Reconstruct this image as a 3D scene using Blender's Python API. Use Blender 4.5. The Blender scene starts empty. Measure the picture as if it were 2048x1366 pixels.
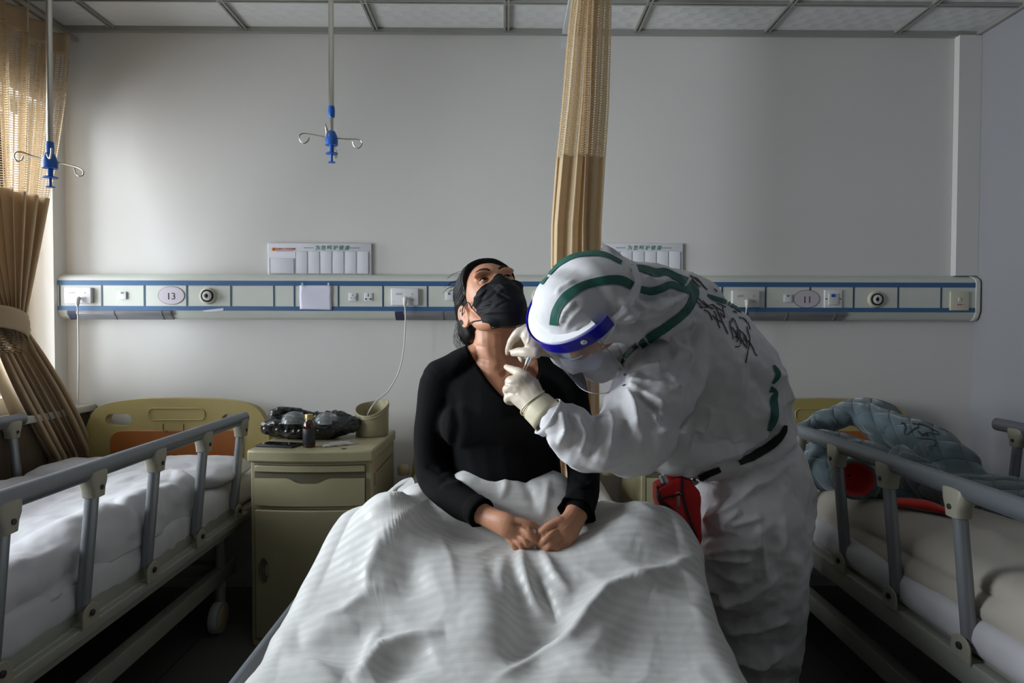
import bpy, bmesh, math, random
import numpy as np
from mathutils import Vector, Matrix, noise
from mathutils.bvhtree import BVHTree
random.seed(7); rng = np.random.RandomState(7)
SC = bpy.context.scene
COL = SC.collection

# ------------------------------------------------------------------ camera
CAM_H = 1.22
FOC = 22.0 / 36.0 * 2048.0
yaw, pitch, roll = math.radians(0.55), math.radians(-1.28), math.radians(0.12)
CF = Vector((math.sin(yaw) * math.cos(pitch), math.cos(yaw) * math.cos(pitch), math.sin(pitch)))
CR = Vector((math.cos(yaw), -math.sin(yaw), 0.0))
CU = CR.cross(CF).normalized()
CR, CU = (CR * math.cos(roll) + CU * math.sin(roll)), (CU * math.cos(roll) - CR * math.sin(roll))
CAM = Vector((0, 0, CAM_H))
cd = bpy.data.cameras.new('camera'); cam = bpy.data.objects.new('camera', cd); COL.objects.link(cam)
cd.lens = 22.0; cd.sensor_width = 36.0; cd.clip_start = 0.05
M = Matrix.Identity(4)
for i in range(3):
    M[i][0] = CR[i]; M[i][1] = CU[i]; M[i][2] = -CF[i]; M[i][3] = CAM[i]
cam.matrix_world = M
SC.camera = cam

# ------------------------------------------------------------------ light and exposure
SC.view_settings.view_transform = 'Standard'
SC.view_settings.look = 'None'
SC.view_settings.gamma = 1.0
SC.view_settings.use_curve_mapping = False
SC.view_settings.exposure = -0.30
w = bpy.data.worlds.new('sky'); SC.world = w; w.use_nodes = True
w.node_tree.nodes['Background'].inputs[0].default_value = (0.80, 0.90, 1.0, 1)
w.node_tree.nodes['Background'].inputs[1].default_value = 1.5
def area(name, loc, rot, sx, sy, power, col):
    l = bpy.data.lights.new(name, 'AREA'); l.shape = 'RECTANGLE'; l.size = sx; l.size_y = sy
    l.energy = power; l.color = col
    o = bpy.data.objects.new(name, l); o.location = loc; o.rotation_euler = rot; COL.objects.link(o)
    return o
# daylight entering through the window of the left wall (the room's only light)
WIN = [(0.55, 2.84)]     # y-range of the window
WZ0, WZ1 = 0.93, 2.20
for (a, b), e in zip(WIN, (215,)):
    area('daylight', (-2.30, (a + b) / 2, (WZ0 + WZ1) / 2), (0, math.radians(-90), 0), WZ1 - WZ0, b - a, e, (0.86, 0.93, 1.0))

# ------------------------------------------------------------------ pixel <-> world helpers (the frame is 2048 x 1366)
def P(px, py, Y):
    d = CF + CR * ((px - 1024) / FOC) - CU * ((py - 683) / FOC)
    return CAM + d * (Y / d.y)
def S(Y): return FOC / Y
_R, _U, _F, _C = (np.array(v) for v in (CR, CU, CF, CAM))
def proj(co):
    d = co - _C
    z = d @ _F
    return np.stack([1024 + FOC * (d @ _R) / z, 683 - FOC * (d @ _U) / z], 1), z

# ------------------------------------------------------------------ materials
def mat(name, col, rough=0.6, metal=0.0, noise_amt=0.0, noise_scale=20, bump=0.0, bump_scale=200, sheen=0.0, spec=0.5,
        trans=0.0, alpha=1.0, sub=0.0, coat=0.0):
    m = bpy.data.materials.new(name); m.use_nodes = True
    nt = m.node_tree; b = nt.nodes['Principled BSDF']
    b.inputs['Base Color'].default_value = (*col, 1); b.inputs['Roughness'].default_value = rough
    b.inputs['Metallic'].default_value = metal; b.inputs['Specular IOR Level'].default_value = spec
    b.inputs['Sheen Weight'].default_value = sheen; b.inputs['Transmission Weight'].default_value = trans
    b.inputs['Alpha'].default_value = alpha; b.inputs['Coat Weight'].default_value = coat
    if sub: b.inputs['Subsurface Weight'].default_value = sub; b.inputs['Subsurface Radius'].default_value = (0.02, 0.008, 0.004); b.inputs['Subsurface Scale'].default_value = 0.5
    tc = nt.nodes.new('ShaderNodeTexCoord')
    if True:
        n = nt.nodes.new('ShaderNodeTexNoise'); n.inputs['Scale'].default_value = noise_scale; n.inputs['Detail'].default_value = 5
        nt.links.new(tc.outputs['Object'], n.inputs['Vector'])
        mx = nt.nodes.new('ShaderNodeMix'); mx.data_type = 'RGBA'
        amt = noise_amt or 0.03
        mx.inputs[6].default_value = (*[c * (1 - amt) for c in col], 1); mx.inputs[7].default_value = (*[min(1, c * (1 + amt)) for c in col], 1)
        nt.links.new(n.outputs['Fac'], mx.inputs[0]); nt.links.new(mx.outputs[2], b.inputs['Base Color'])
        m['mix'] = mx.name
    if bump:
        n2 = nt.nodes.new('ShaderNodeTexNoise'); n2.inputs['Scale'].default_value = bump_scale; n2.inputs['Detail'].default_value = 4
        nt.links.new(tc.outputs['Object'], n2.inputs['Vector'])
        bp = nt.nodes.new('ShaderNodeBump'); bp.inputs['Strength'].default_value = bump; bp.inputs['Distance'].default_value = 0.002
        bp.name = 'bump'
        nt.links.new(n2.outputs['Fac'], bp.inputs['Height']); nt.links.new(bp.outputs[0], b.inputs['Normal'])
    return m
def node(nt, typ, **kw):
    n = nt.nodes.new(typ)
    for k, v in kw.items(): setattr(n, k, v)
    return n
def mth(nt, op, a, b=None):
    n = nt.nodes.new('ShaderNodeMath'); n.operation = op
    for i, v in enumerate((a, b)):
        if v is None: continue
        if isinstance(v, (int, float)): n.inputs[i].default_value = v
        else: nt.links.new(v, n.inputs[i])
    return n.outputs[0]

# ------------------------------------------------------------------ mesh building
class MB:
    def __init__(s): s.v = []; s.f = []; s.uv = None
    def add(s, v, f):
        o = len(s.v); s.v += [Vector(p) for p in v]; s.f += [[i + o for i in q] for q in f]; return s
    def box(s, x0, x1, y0, y1, z0, z1, bev=0.0):
        if x1 < x0: x0, x1 = x1, x0
        if y1 < y0: y0, y1 = y1, y0
        if z1 < z0: z0, z1 = z1, z0
        if bev:
            bm = bmesh.new()
            bmesh.ops.create_cube(bm, size=1)
            for q in bm.verts:
                q.co = Vector(((x0 + x1) / 2 + q.co.x * (x1 - x0), (y0 + y1) / 2 + q.co.y * (y1 - y0), (z0 + z1) / 2 + q.co.z * (z1 - z0)))
            bmesh.ops.bevel(bm, geom=bm.edges[:], offset=min(bev, (x1 - x0) * .49, (y1 - y0) * .49, (z1 - z0) * .49), segments=3, affect='EDGES', profile=0.5)
            bm.verts.index_update()
            s.add([q.co.copy() for q in bm.verts], [[a.index for a in q.verts] for q in bm.faces]); bm.free(); return s
        v = [(x, y, z) for x in (x0, x1) for y in (y0, y1) for z in (z0, z1)]
        return s.add(v, [(0, 1, 3, 2), (4, 6, 7, 5), (0, 4, 5, 1), (2, 3, 7, 6), (0, 2, 6, 4), (1, 5, 7, 3)])
    def tube(s, pts, r, seg=12, caps=True):
        pts = [Vector(p) for p in pts]; n = len(pts)
        rs = r if isinstance(r, (list, tuple)) else [r] * n
        up = None; rings = []
        for i, p in enumerate(pts):
            t = (pts[min(i + 1, n - 1)] - pts[max(i - 1, 0)])
            if t.length < 1e-9: t = Vector((0, 0, 1))
            t.normalize()
            if up is None:
                up = Vector((0, 0, 1)) if abs(t.z) < .9 else Vector((1, 0, 0))
            a = (up - t * up.dot(t)).normalized(); b = t.cross(a); up = a
            rr = rs[i]; ra, rb = rr if isinstance(rr, tuple) else (rr, rr)
            rings.append([p + a * (ra * math.cos(k * 2 * math.pi / seg)) + b * (rb * math.sin(k * 2 * math.pi / seg)) for k in range(seg)])
        return s.rings(rings, caps)
    def rings(s, rings, caps=True, closed=True):
        n = len(rings[0]); v = [p for r in rings for p in r]; f = []
        for i in range(len(rings) - 1):
            for k in range(n if closed else n - 1):
                k2 = (k + 1) % n
                f.append((i * n + k, i * n + k2, (i + 1) * n + k2, (i + 1) * n + k))
        if caps and closed:
            f.append(tuple(range(n))[::-1]); f.append(tuple((len(rings) - 1) * n + k for k in range(n)))
        return s.add(v, f)
    def lathe(s, c, prof, seg=24, ax=(0, 0, 1), sx=1.0):
        c = Vector(c); ax = Vector(ax).normalized()
        a = ax.orthogonal().normalized() if abs(ax.z) < .99 else Vector((1, 0, 0)); b = ax.cross(a)
        return s.rings([[c + ax * h + a * (sx * r * math.cos(k * 2 * math.pi / seg)) + b * (r * math.sin(k * 2 * math.pi / seg)) for k in range(seg)] for r, h in prof])
    def ell(s, c, r, rot=None, seg=24, rn=14):
        c = Vector(c); R = rot or Matrix.Identity(3); rings = []
        for i in range(rn + 1):
            th = math.pi * (0.02 + 0.96 * i / rn)
            rings.append([c + R @ Vector((r[0] * math.sin(th) * math.cos(k * 2 * math.pi / seg), r[1] * math.sin(th) * math.sin(k * 2 * math.pi / seg), r[2] * math.cos(th))) for k in range(seg)])
        return s.rings(rings)
    def prism(s, outline, ext):      # outline: list of world points (planar), ext: extrusion Vector
        n = len(outline); ext = Vector(ext)
        v = [Vector(p) for p in outline] + [Vector(p) + ext for p in outline]
        f = [tuple(range(n))[::-1], tuple(range(n, 2 * n))] + [(i, (i + 1) % n, n + (i + 1) % n, n + i) for i in range(n)]
        return s.add(v, f)
    def limb(s, pts, seg=20, steps=5, ref=Vector((0, 1, 0)), caps=True):
        """pts: (centre, a, b): a = half width across the path in the picture plane, b = half width along the view"""
        P0 = [Vector(p[0]) for p in pts]; A = [p[1] for p in pts]; B = [p[2] for p in pts]
        C, a_, b_ = [], [], []
        n = len(pts)
        for i in range(n - 1):
            i0, i3 = max(i - 1, 0), min(i + 2, n - 1)
            for k in range(steps):
                t = k / steps
                C.append(cr(P0[i0], P0[i], P0[i + 1], P0[i3], t)); u = t * t * (3 - 2 * t)
                a_.append(A[i] * (1 - u) + A[i + 1] * u); b_.append(B[i] * (1 - u) + B[i + 1] * u)
        C.append(P0[-1]); a_.append(A[-1]); b_.append(B[-1])
        m = len(C); frames = []
        for i in range(m):
            t = (C[min(i + 1, m - 1)] - C[max(i - 1, 0)]).normalized()
            sd = t.cross(ref)
            if sd.length < .15: sd = t.cross(Vector((0, 0, 1)))
            sd.normalize(); dp = sd.cross(t).normalized()
            frames.append((t, sd, dp))
        rings = []
        def ring(c, sd, dp, a, b): return [c + sd * (a * math.cos(k * 2 * math.pi / seg)) + dp * (b * math.sin(k * 2 * math.pi / seg)) for k in range(seg)]
        if caps:
            t, sd, dp = frames[0]; r = min(a_[0], b_[0])
            for q in (0.12, .4, .7, .9):
                rings.append(ring(C[0] - t * r * math.sqrt(1 - q * q), sd, dp, a_[0] * q, b_[0] * q))
        for i in range(m): rings.append(ring(C[i], frames[i][1], frames[i][2], a_[i], b_[i]))
        if caps:
            t, sd, dp = frames[-1]; r = min(a_[-1], b_[-1])
            for q in (.9, .7, .4, .12):
                rings.append(ring(C[-1] + t * r * math.sqrt(1 - q * q), sd, dp, a_[-1] * q, b_[-1] * q))
        return s.rings(rings)
def cr(p0, p1, p2, p3, t):
    return 0.5 * ((2 * p1) + (p2 - p0) * t + (2 * p0 - 5 * p1 + 4 * p2 - p3) * t * t + (3 * p1 - p0 - 3 * p2 + p3) * t ** 3)
def spline(pts, steps=8):
    pts = [Vector(p) for p in pts]; out = []
    for i in range(len(pts) - 1):
        for k in range(steps):
            out.append(cr(pts[max(i - 1, 0)], pts[i], pts[i + 1], pts[min(i + 2, len(pts) - 1)], k / steps))
    return out + [pts[-1]]
def pp(px, py, Y, rpx, b): return (P(px, py, Y), rpx / S(Y), b)

WL = {}     # world location of every root and part
def mesh_from(mb, name='m'):
    me = bpy.data.meshes.new(name); me.from_pydata([tuple(v) for v in mb.v], [], mb.f); me.validate(); me.update()
    bm = bmesh.new(); bm.from_mesh(me); bmesh.ops.recalc_face_normals(bm, faces=bm.faces); bm.to_mesh(me); bm.free()
    if mb.uv is not None and len(mb.uv) == len(me.vertices):
        uvl = me.uv_layers.new(name='UVMap')
        for lp in me.loops: uvl.data[lp.index].uv = mb.uv[lp.vertex_index]
    return me
def apply_mods(me, mods, name='t'):
    o = bpy.data.objects.new(name, me); COL.objects.link(o)
    for typ, kw in mods:
        m = o.modifiers.new(typ, typ)
        for k, v in kw.items(): setattr(m, k, v)
    dg = bpy.context.evaluated_depsgraph_get(); dg.update()
    r = bpy.data.meshes.new_from_object(o.evaluated_get(dg))
    bpy.data.objects.remove(o)
    return r
def fuse(mb, voxel=0.005, it=4):
    return apply_mods(mesh_from(mb), [('REMESH', dict(mode='VOXEL', voxel_size=voxel)), ('SMOOTH', dict(factor=0.5, iterations=it))])
def get_co(me):
    a = np.empty(len(me.vertices) * 3); me.vertices.foreach_get('co', a); return a.reshape(-1, 3)
def get_no(me):
    a = np.empty(len(me.vertices) * 3); me.vertices.foreach_get('normal', a); return a.reshape(-1, 3)
def set_co(me, co):
    me.vertices.foreach_set('co', co.ravel()); me.update()
def vnoise(co, scale, seed=0.0, kind='n', aniso=None):
    q = co * scale
    if aniso is not None: q = q * np.array(aniso)
    out = np.empty(len(q))
    for i, p in enumerate(q):
        out[i] = noise.noise((p[0] + seed, p[1] + seed * .7, p[2] - seed * .3))
    return out
def creases(co, no, lst, facing=True, soft=False):
    """height added along the normals by hand-placed folds: (polyline in frame pixels, half width px, height m[, 's' sharp/'g' soft/'o' one-sided])"""
    px, z = proj(co); d = np.zeros(len(co))
    if facing:
        fc = np.clip(((_C - co) * no).sum(1) / np.linalg.norm(_C - co, axis=1) * 4, 0, 1)
    else: fc = np.ones(len(co))
    for c in lst:
        pl, wd, amp = c[0], c[1], c[2]; kind = c[3] if len(c) > 3 else 's'
        best = np.full(len(co), 1e9); bt = np.zeros(len(co)); side = np.zeros(len(co))
        L = [0.0]
        for i in range(len(pl) - 1): L.append(L[-1] + math.dist(pl[i], pl[i + 1]))
        for i in range(len(pl) - 1):
            a = np.array(pl[i], float); b = np.array(pl[i + 1], float); ab = b - a; l2 = ab @ ab
            t = np.clip(((px - a) @ ab) / l2, 0, 1)
            q = a + t[:, None] * ab; dd = np.linalg.norm(px - q, axis=1)
            cr_ = ab[0] * (px[:, 1] - a[1]) - ab[1] * (px[:, 0] - a[0])
            mk = dd < best
            best[mk] = dd[mk]; bt[mk] = ((L[i] + t * math.sqrt(l2)) / L[-1])[mk]; side[mk] = np.sign(cr_)[mk]
        tp = np.clip(np.sin(np.pi * np.clip(bt, 0.02, .98)) * 2.2, 0, 1)
        if soft: tp = np.sin(np.pi * np.clip(bt, 0, 1)) ** .8
        if kind == 's': h = np.exp(-best / wd)
        elif kind == 'g': h = np.exp(-(best / wd) ** 2)
        else:
            w2 = np.where(side > 0, wd * .28, wd); h = np.exp(-(best / w2) ** 1.3)
        d += amp * tp * h * fc
    return d

def adopt(o, parent, me):
    if parent is not None:
        off = WL[parent.name]; co = get_co(me) - np.array(off); set_co(me, co)
        o.parent = parent; WL[o.name] = off.copy()
    else:
        co = get_co(me); c = Vector(((co[:, 0].min() + co[:, 0].max()) / 2, (co[:, 1].min() + co[:, 1].max()) / 2, co[:, 2].min()))
        set_co(me, co - np.array(c)); o.location = c; WL[o.name] = c
def obj(name, mb, m, parent=None, smooth=True, bevel=0.0, label=None, cat=None, group=None, kind=None, solid=0.0, sub=0, me=None, auto=None):
    if me is None: me = mesh_from(mb, name)
    if smooth:
        me.polygons.foreach_set('use_smooth', [True] * len(me.polygons))
    me.materials.clear(); me.materials.append(m)
    o = bpy.data.objects.new(name, me); COL.objects.link(o)
    adopt(o, parent, me)
    if smooth and auto != False:
        # split normals at hard edges
        try: me.set_sharp_from_angle(angle=math.radians(auto or 42))
        except Exception: pass
    if solid:
        md = o.modifiers.new('solid', 'SOLIDIFY'); md.thickness = solid; md.offset = 0
    if bevel:
        md = o.modifiers.new('bevel', 'BEVEL'); md.width = bevel; md.segments = 2; md.limit_method = 'ANGLE'
    if sub:
        md = o.modifiers.new('sub', 'SUBSURF'); md.levels = sub; md.render_levels = sub
    tag(o, label, cat, group, kind)
    return o
def tag(o, label=None, cat=None, group=None, kind=None):
    if label: o['label'] = label
    if cat: o['category'] = cat
    if group: o['group'] = group
    if kind: o['kind'] = kind
def thing(name, loc, label, cat, group=None):
    o = bpy.data.objects.new(name, None); COL.objects.link(o); o.location = Vector(loc); o.empty_display_size = .1
    WL[o.name] = Vector(loc); tag(o, label, cat, group); return o
def copy_tree(o, loc=None, label=None, group=None, parent=None):
    c = o.copy(); COL.objects.link(c)
    if parent is not None: c.parent = parent
    if loc is not None: c.location = loc
    if label: c['label'] = label
    if group: c['group'] = group
    for ch in list(o.children): copy_tree(ch, parent=c)
    return c
FONT = None
def text_mesh(s, size, ext=0.0004):
    cu = bpy.data.curves.new('t', 'FONT'); cu.body = s; cu.size = size; cu.extrude = ext; cu.align_x = 'CENTER'; cu.align_y = 'CENTER'
    o = bpy.data.objects.new('t', cu); COL.objects.link(o)
    dg = bpy.context.evaluated_depsgraph_get(); dg.update()
    me = bpy.data.meshes.new_from_object(o.evaluated_get(dg)); bpy.data.objects.remove(o)
    return me
def wall_text(name, s, size, x, y, z, m, parent, sx=1.0, slant=0.0):
    me = text_mesh(s, size); co = get_co(me)
    cx = (co[:, 0].min() + co[:, 0].max()) / 2; cz = (co[:, 1].min() + co[:, 1].max()) / 2
    n = np.stack([x + (co[:, 0] - cx) * sx + (co[:, 1] - cz) * slant, y - co[:, 2], z + (co[:, 1] - cz)], 1)
    set_co(me, n)
    return obj(name, None, m, parent, smooth=False, me=me)
def ribbon(name, lines, bvh, m, parent, off=0.0015, label=None, nx=4, step=4.0, maxjump=0.03):
    """tape or ink laid on a surface: lines = [(pixel polyline, width px)]"""
    mb = MB()
    for pl, wd in lines:
        pts = spline([Vector((p[0], p[1], p[2] if len(p) > 2 else 1.0)) for p in pl], 10)
        L = 0; rs = [pts[0]]
        for a, b in zip(pts, pts[1:]):
            L += (b - a).length
            if L >= step: rs.append(b); L = 0
        if (rs[-1] - pts[-1]).length > .5: rs.append(pts[-1])
        prev = None; rings = []
        def flush():
            if len(rings) > 1: mb.rings([r for r in rings], caps=False, closed=False)
            rings.clear()
        for i, p in enumerate(rs):
            t = rs[min(i + 1, len(rs) - 1)] - rs[max(i - 1, 0)]; t = Vector((t.x, t.y)); t.normalize()
            nrm = Vector((-t.y, t.x)); row = []
            for k in range(nx + 1):
                w_ = wd * p.z
                q = Vector((p.x, p.y)) + nrm * (w_ * (k / nx - .5))
                d = (P(q.x, q.y, 1.0) - CAM).normalized()
                h = bvh.ray_cast(CAM, d)
                row.append(None if h[0] is None else h[0] + (h[1] if h[1].dot(d) < 0 else -h[1]) * off)
            ok = [r for r in row if r is not None]
            if len(ok) < 2: row = None
            else:       # near the outline: keep the part of the strip that lies on the surface
                ks = [k for k, r in enumerate(row) if r is not None]
                row = [row[min(ks, key=lambda a: abs(a - k))] for k in range(nx + 1)]
            if row is None or (prev and (row[nx // 2] - prev[nx // 2]).length > maxjump + step / 500): flush(); prev = row; 
            else: prev = row
            if row: rings.append(row)
        flush()
    return obj(name, mb, m, parent, label=label, auto=False) if mb.v else None
def bvh_of(me, parent=None):
    off = WL[parent.name] if parent is not None else Vector((0, 0, 0))
    return BVHTree.FromPolygons([v.co + off for v in me.vertices], [tuple(p.vertices) for p in me.polygons])
def smoothstep(a, b, x):
    t = np.clip((x - a) / (b - a), 0, 1); return t * t * (3 - 2 * t)
# ================================================================== materials of the place
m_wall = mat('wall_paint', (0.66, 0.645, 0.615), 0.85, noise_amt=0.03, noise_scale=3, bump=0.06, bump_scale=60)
m_wallr = mat('shade_darkened_wall', (0.30, 0.30, 0.315), 0.85, noise_amt=0.03, noise_scale=3, bump=0.06, bump_scale=60)  # right wall: shade put into the colour, window light alone leaves it brighter
m_panel = mat('panel_enamel', (0.60, 0.62, 0.56), 0.45)
m_blue = mat('blue_line', (0.045, 0.12, 0.26), 0.4)
m_navy = mat('navy_line', (0.03, 0.07, 0.13), 0.5)
m_white = mat('white_plastic', (0.72, 0.72, 0.74), 0.35)
m_offwhite = mat('offwhite_plastic', (0.62, 0.63, 0.58), 0.4)
m_cream = mat('cream_plastic', (0.58, 0.56, 0.42), 0.4)
m_dark = mat('dark_plastic', (0.012, 0.012, 0.014), 0.4)
m_grey = mat('grey_diffuser', (0.20, 0.20, 0.21), 0.35)
m_paper = mat('paper', (0.68, 0.67, 0.78), 0.9)
m_steel = mat('steel', (0.55, 0.52, 0.46), 0.28, metal=1.0)
m_blueplastic = mat('blue_plastic', (0.012, 0.095, 0.40), 0.35)
m_green = mat('green_print', (0.02, 0.23, 0.13), 0.6)
m_red = mat('red_print', (0.45, 0.03, 0.04), 0.6)
m_orange = mat('orange_print', (0.8, 0.32, 0.05), 0.6)
m_black = mat('black_print', (0.01, 0.01, 0.012), 0.6)
m_plum = mat('plum_print', (0.10, 0.05, 0.08), 0.6)
m_tile = mat('floor_tile', (0.22, 0.22, 0.20), 0.35, noise_amt=.1, noise_scale=2)
m_grid = mat('ceiling_grid_metal', (0.34, 0.34, 0.31), 0.4, metal=.3)
m_frame = mat('window_frame_paint', (0.6, 0.6, 0.6), 0.4)

XL, XR, YB, YF, ZC = -2.035, 2.19, 2.924, -2.6, 2.592
def struct(name, mb, m, **kw): return obj(name, mb, m, smooth=False, kind='structure', **kw)
struct('floor', MB().box(XL - .3, XR + .15, YF - .15, YB + .15, -.1, 0), m_tile)
# floor tiles: joints in the material
nt = m_tile.node_tree; b = nt.nodes['Principled BSDF']; tc = node(nt, 'ShaderNodeTexCoord'); br = node(nt, 'ShaderNodeTexBrick')
br.offset = 0; br.inputs['Scale'].default_value = 1; br.inputs['Brick Width'].default_value = .6; br.inputs['Row Height'].default_value = .6
br.inputs['Mortar Size'].default_value = .004; br.inputs['Color1'].default_value = (.11, .11, .10, 1); br.inputs['Color2'].default_value = (.095, .095, .088, 1); br.inputs['Mortar'].default_value = (.03, .03, .028, 1)
nt.links.new(tc.outputs['Object'], br.inputs['Vector']); nt.links.new(br.outputs['Color'], b.inputs['Base Color'])
struct('wall_back', MB().box(XL - .3, XR + .15, YB, YB + .15, 0, ZC), m_wall)
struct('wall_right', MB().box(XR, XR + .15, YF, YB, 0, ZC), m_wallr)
struct('wall_front', MB().box(XL - .3, XR + .15, YF - .15, YF, 0, ZC), m_wall)
# left wall with two window openings
mb = MB(); ys = [YF] + [v for a, bb in sorted(WIN) for v in (a, bb)] + [YB]
for i in range(0, len(ys), 2): mb.box(XL - .3, XL, ys[i], ys[i + 1], 0, ZC)
for a, bb in WIN:
    mb.box(XL - .3, XL, a, bb, 0, WZ0); mb.box(XL - .3, XL, a, bb, WZ1, ZC)
struct('wall_left', mb, m_wall)
m_pane = bpy.data.materials.new('window_glass'); m_pane.use_nodes = True
nt = m_pane.node_tree; nt.nodes.clear(); o_ = node(nt, 'ShaderNodeOutputMaterial'); tr = node(nt, 'ShaderNodeBsdfTransparent'); gl = node(nt, 'ShaderNodeBsdfGlossy'); gl.inputs['Roughness'].default_value = .03
fr = node(nt, 'ShaderNodeFresnel'); mxs = node(nt, 'ShaderNodeMixShader'); nt.links.new(fr.outputs[0], mxs.inputs[0]); nt.links.new(tr.outputs[0], mxs.inputs[1]); nt.links.new(gl.outputs[0], mxs.inputs[2]); nt.links.new(mxs.outputs[0], o_.inputs[0])
for n_, (a, bb) in enumerate(WIN, 1):
    mb = MB(); fx0, fx1 = XL - .16, XL - .11
    for y in (a, (a + bb) / 2 - .025, bb - .05): mb.box(fx0, fx1, y, y + .05, WZ0, WZ1)
    for z in (WZ0, WZ1 - .05): mb.box(fx0 + .002, fx1 - .002, a, bb, z, z + .05)
    wo = struct('window_%d' % n_, mb, m_frame)
    obj('pane', MB().box(XL - .138, XL - .132, a + .05, bb - .05, WZ0 + .05, WZ1 - .05), m_pane, wo, smooth=False)
m_skirt = mat('brown_cladding', (0.10, 0.07, 0.045), 0.6, noise_amt=.2)
m_sill = mat('sill_stone', (0.50, 0.49, 0.44), 0.4)
obj('trim_1', MB().box(XL + .001, XL + .13, -1.2, YB - .001, .83, .862, .006), m_sill, kind='structure')
obj('trim_2', MB().box(XL + .001, XL + .10, -1.2, YB - .002, .012, .829).box(XL + .10, XL + .106, -1.2, YB - .003, .60, .612), m_skirt, smooth=False, kind='structure')
# boxed pipe strip in the right corner above the panel
obj('trim_3', MB().box(2.085, XR - .001, YB - .035, YB - .001, 1.465, ZC - .022), m_wall, smooth=False, kind='structure')

# ceiling: mineral tiles with shallow fan relief, metal grid
m_ceil = mat('ceiling_tile', (0.62, 0.62, 0.60), 0.9)
nt = m_ceil.node_tree; b = nt.nodes['Principled BSDF']; tc = node(nt, 'ShaderNodeTexCoord'); sp = node(nt, 'ShaderNodeSeparateXYZ'); nt.links.new(tc.outputs['Object'], sp.inputs[0])
rowi = mth(nt, 'FLOOR', mth(nt, 'MULTIPLY', sp.outputs[1], 22)); fy = mth(nt, 'FRACT', mth(nt, 'MULTIPLY', sp.outputs[1], 22))
fx = mth(nt, 'FRACT', mth(nt, 'ADD', mth(nt, 'MULTIPLY', sp.outputs[0], 12), mth(nt, 'MULTIPLY', rowi, .5)))
rr = mth(nt, 'SQRT', mth(nt, 'ADD', mth(nt, 'POWER', mth(nt, 'ABSOLUTE', mth(nt, 'SUBTRACT', fx, .5)), 2), mth(nt, 'MULTIPLY', mth(nt, 'POWER', fy, 2), .35)))
hgt = mth(nt, 'MULTIPLY', mth(nt, 'FRACT', mth(nt, 'MULTIPLY', rr, 2.2)), 1)
bp = node(nt, 'ShaderNodeBump'); bp.inputs['Strength'].default_value = .55; bp.inputs['Distance'].default_value = .004
nt.links.new(hgt, bp.inputs['Height']); nt.links.new(bp.outputs[0], b.inputs['Normal'])
struct('ceiling', MB().box(XL - .3, XR + .15, YF - .15, YB + .15, ZC, ZC + .1), m_ceil)
mb = MB()
for k in range(-3, 4):
    x = .6 * k
    for dx in (-.0085, .0085): mb.box(x + dx - .0045, x + dx + .0045, YF, YB - .024, ZC - .012, ZC - .0005)
for j in range(9):
    y = YB - .268 - .6 * j
    for dx in (-.0085, .0085): mb.box(XL, XR, y + dx - .0045, y + dx + .0045, ZC - .0118, ZC - .0007)
obj('trim_4', mb, m_grid, smooth=False, kind='structure')
obj('trim_5', MB().box(XL, XR, YB - .024, YB - .0005, ZC - .022, ZC - .0005).box(XL, XL + .02, YF, YB - .024, ZC - .02, ZC - .0005).box(XR - .02, XR, YF, YB - .024, ZC - .02, ZC - .0005), m_grid, smooth=False, kind='structure')

# ================================================================== bed-head service panel
YP = 2.862      # front face of the panel
def W(px, py, Y=YP): return P(px, py, Y)
PXC = lambda px: W(px, 600).x
ZT, ZB1, ZB2, ZB3, ZB4, ZBOT = 1.462, 1.430, 1.408, 1.314, 1.294, 1.256
panel = thing('bed_head_panel', (0, YP, ZBOT), 'long white wall-mounted bed head service panel with blue lines and sockets', 'wall panel')
xr_end = PXC(1950)
prof = [(YB, ZBOT), (YP + .028, ZBOT), (YP + .012, ZBOT + .012), (YP + .004, ZBOT + .034), (YP, ZB3 - .02), (YP, ZB1), (YP + .006, ZB1 + .014), (YP + .022, ZT - .008), (YP + .04, ZT), (YB, ZT)]
mb = MB().prism([Vector((XL + .001, y - .0005 if y == YB else y, z)) for y, z in prof], (xr_end - XL - .001, 0, 0))
obj('housing', mb, m_panel, panel)
mb = MB().prism([Vector((xr_end, y - .0005 if y == YB else y - .003, z + (.002 if z > 1.35 else -.002))) for y, z in prof], (.026, 0, 0))
obj('end_cap', mb, m_offwhite, panel, bevel=.006)
for z0, z1 in ((ZB2, ZB1), (ZB4, ZB3)):
    obj('blue_stripe', MB().box(XL + .002, xr_end, YP - .0016, YP, z0, z1), m_blue, panel, smooth=False)
divs = [32, 120, 204, 289, 374, 462, 548, 589, 677, 766, 855, 940, 1033, 1123, 1180, 1268, 1356, 1444, 1531, 1620, 1707, 1796, 1882]
for d in divs:
    x = PXC(d); obj('divider', MB().box(x - .0035, x + .0035, YP - .0012, YP, ZB3, ZB2), m_navy, panel, smooth=False)
ZM = (ZB2 + ZB3) / 2
def zc(px, py): return P(px, py, YP).z
def socket5(px, py):
    x, z, h = PXC(px), zc(px, py), .0185
    o = obj('socket', MB().box(x - h, x + h, YP - .005, YP, z - h, z + h, .002), m_white, panel)
    mb = MB().box(x - .001, x + .001, YP - .0056, YP - .0049, z + .003, z + .012)
    for s in (-1, 1):
        mb.prism([Vector((x + s * .004 + a, YP - .0056, z - .010 + c)) for a, c in ((-.001 + s * .001, 0), (.001 + s * .001, 0), (.001 + s * .005, .008), (-.001 + s * .005, .008))], (0, .0007, 0))
    mb.box(x + .0145, x + .0165, YP - .0056, YP - .0049, z - .015, z + .006)
    obj('contact_slots', mb, m_dark, o, smooth=False)
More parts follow.
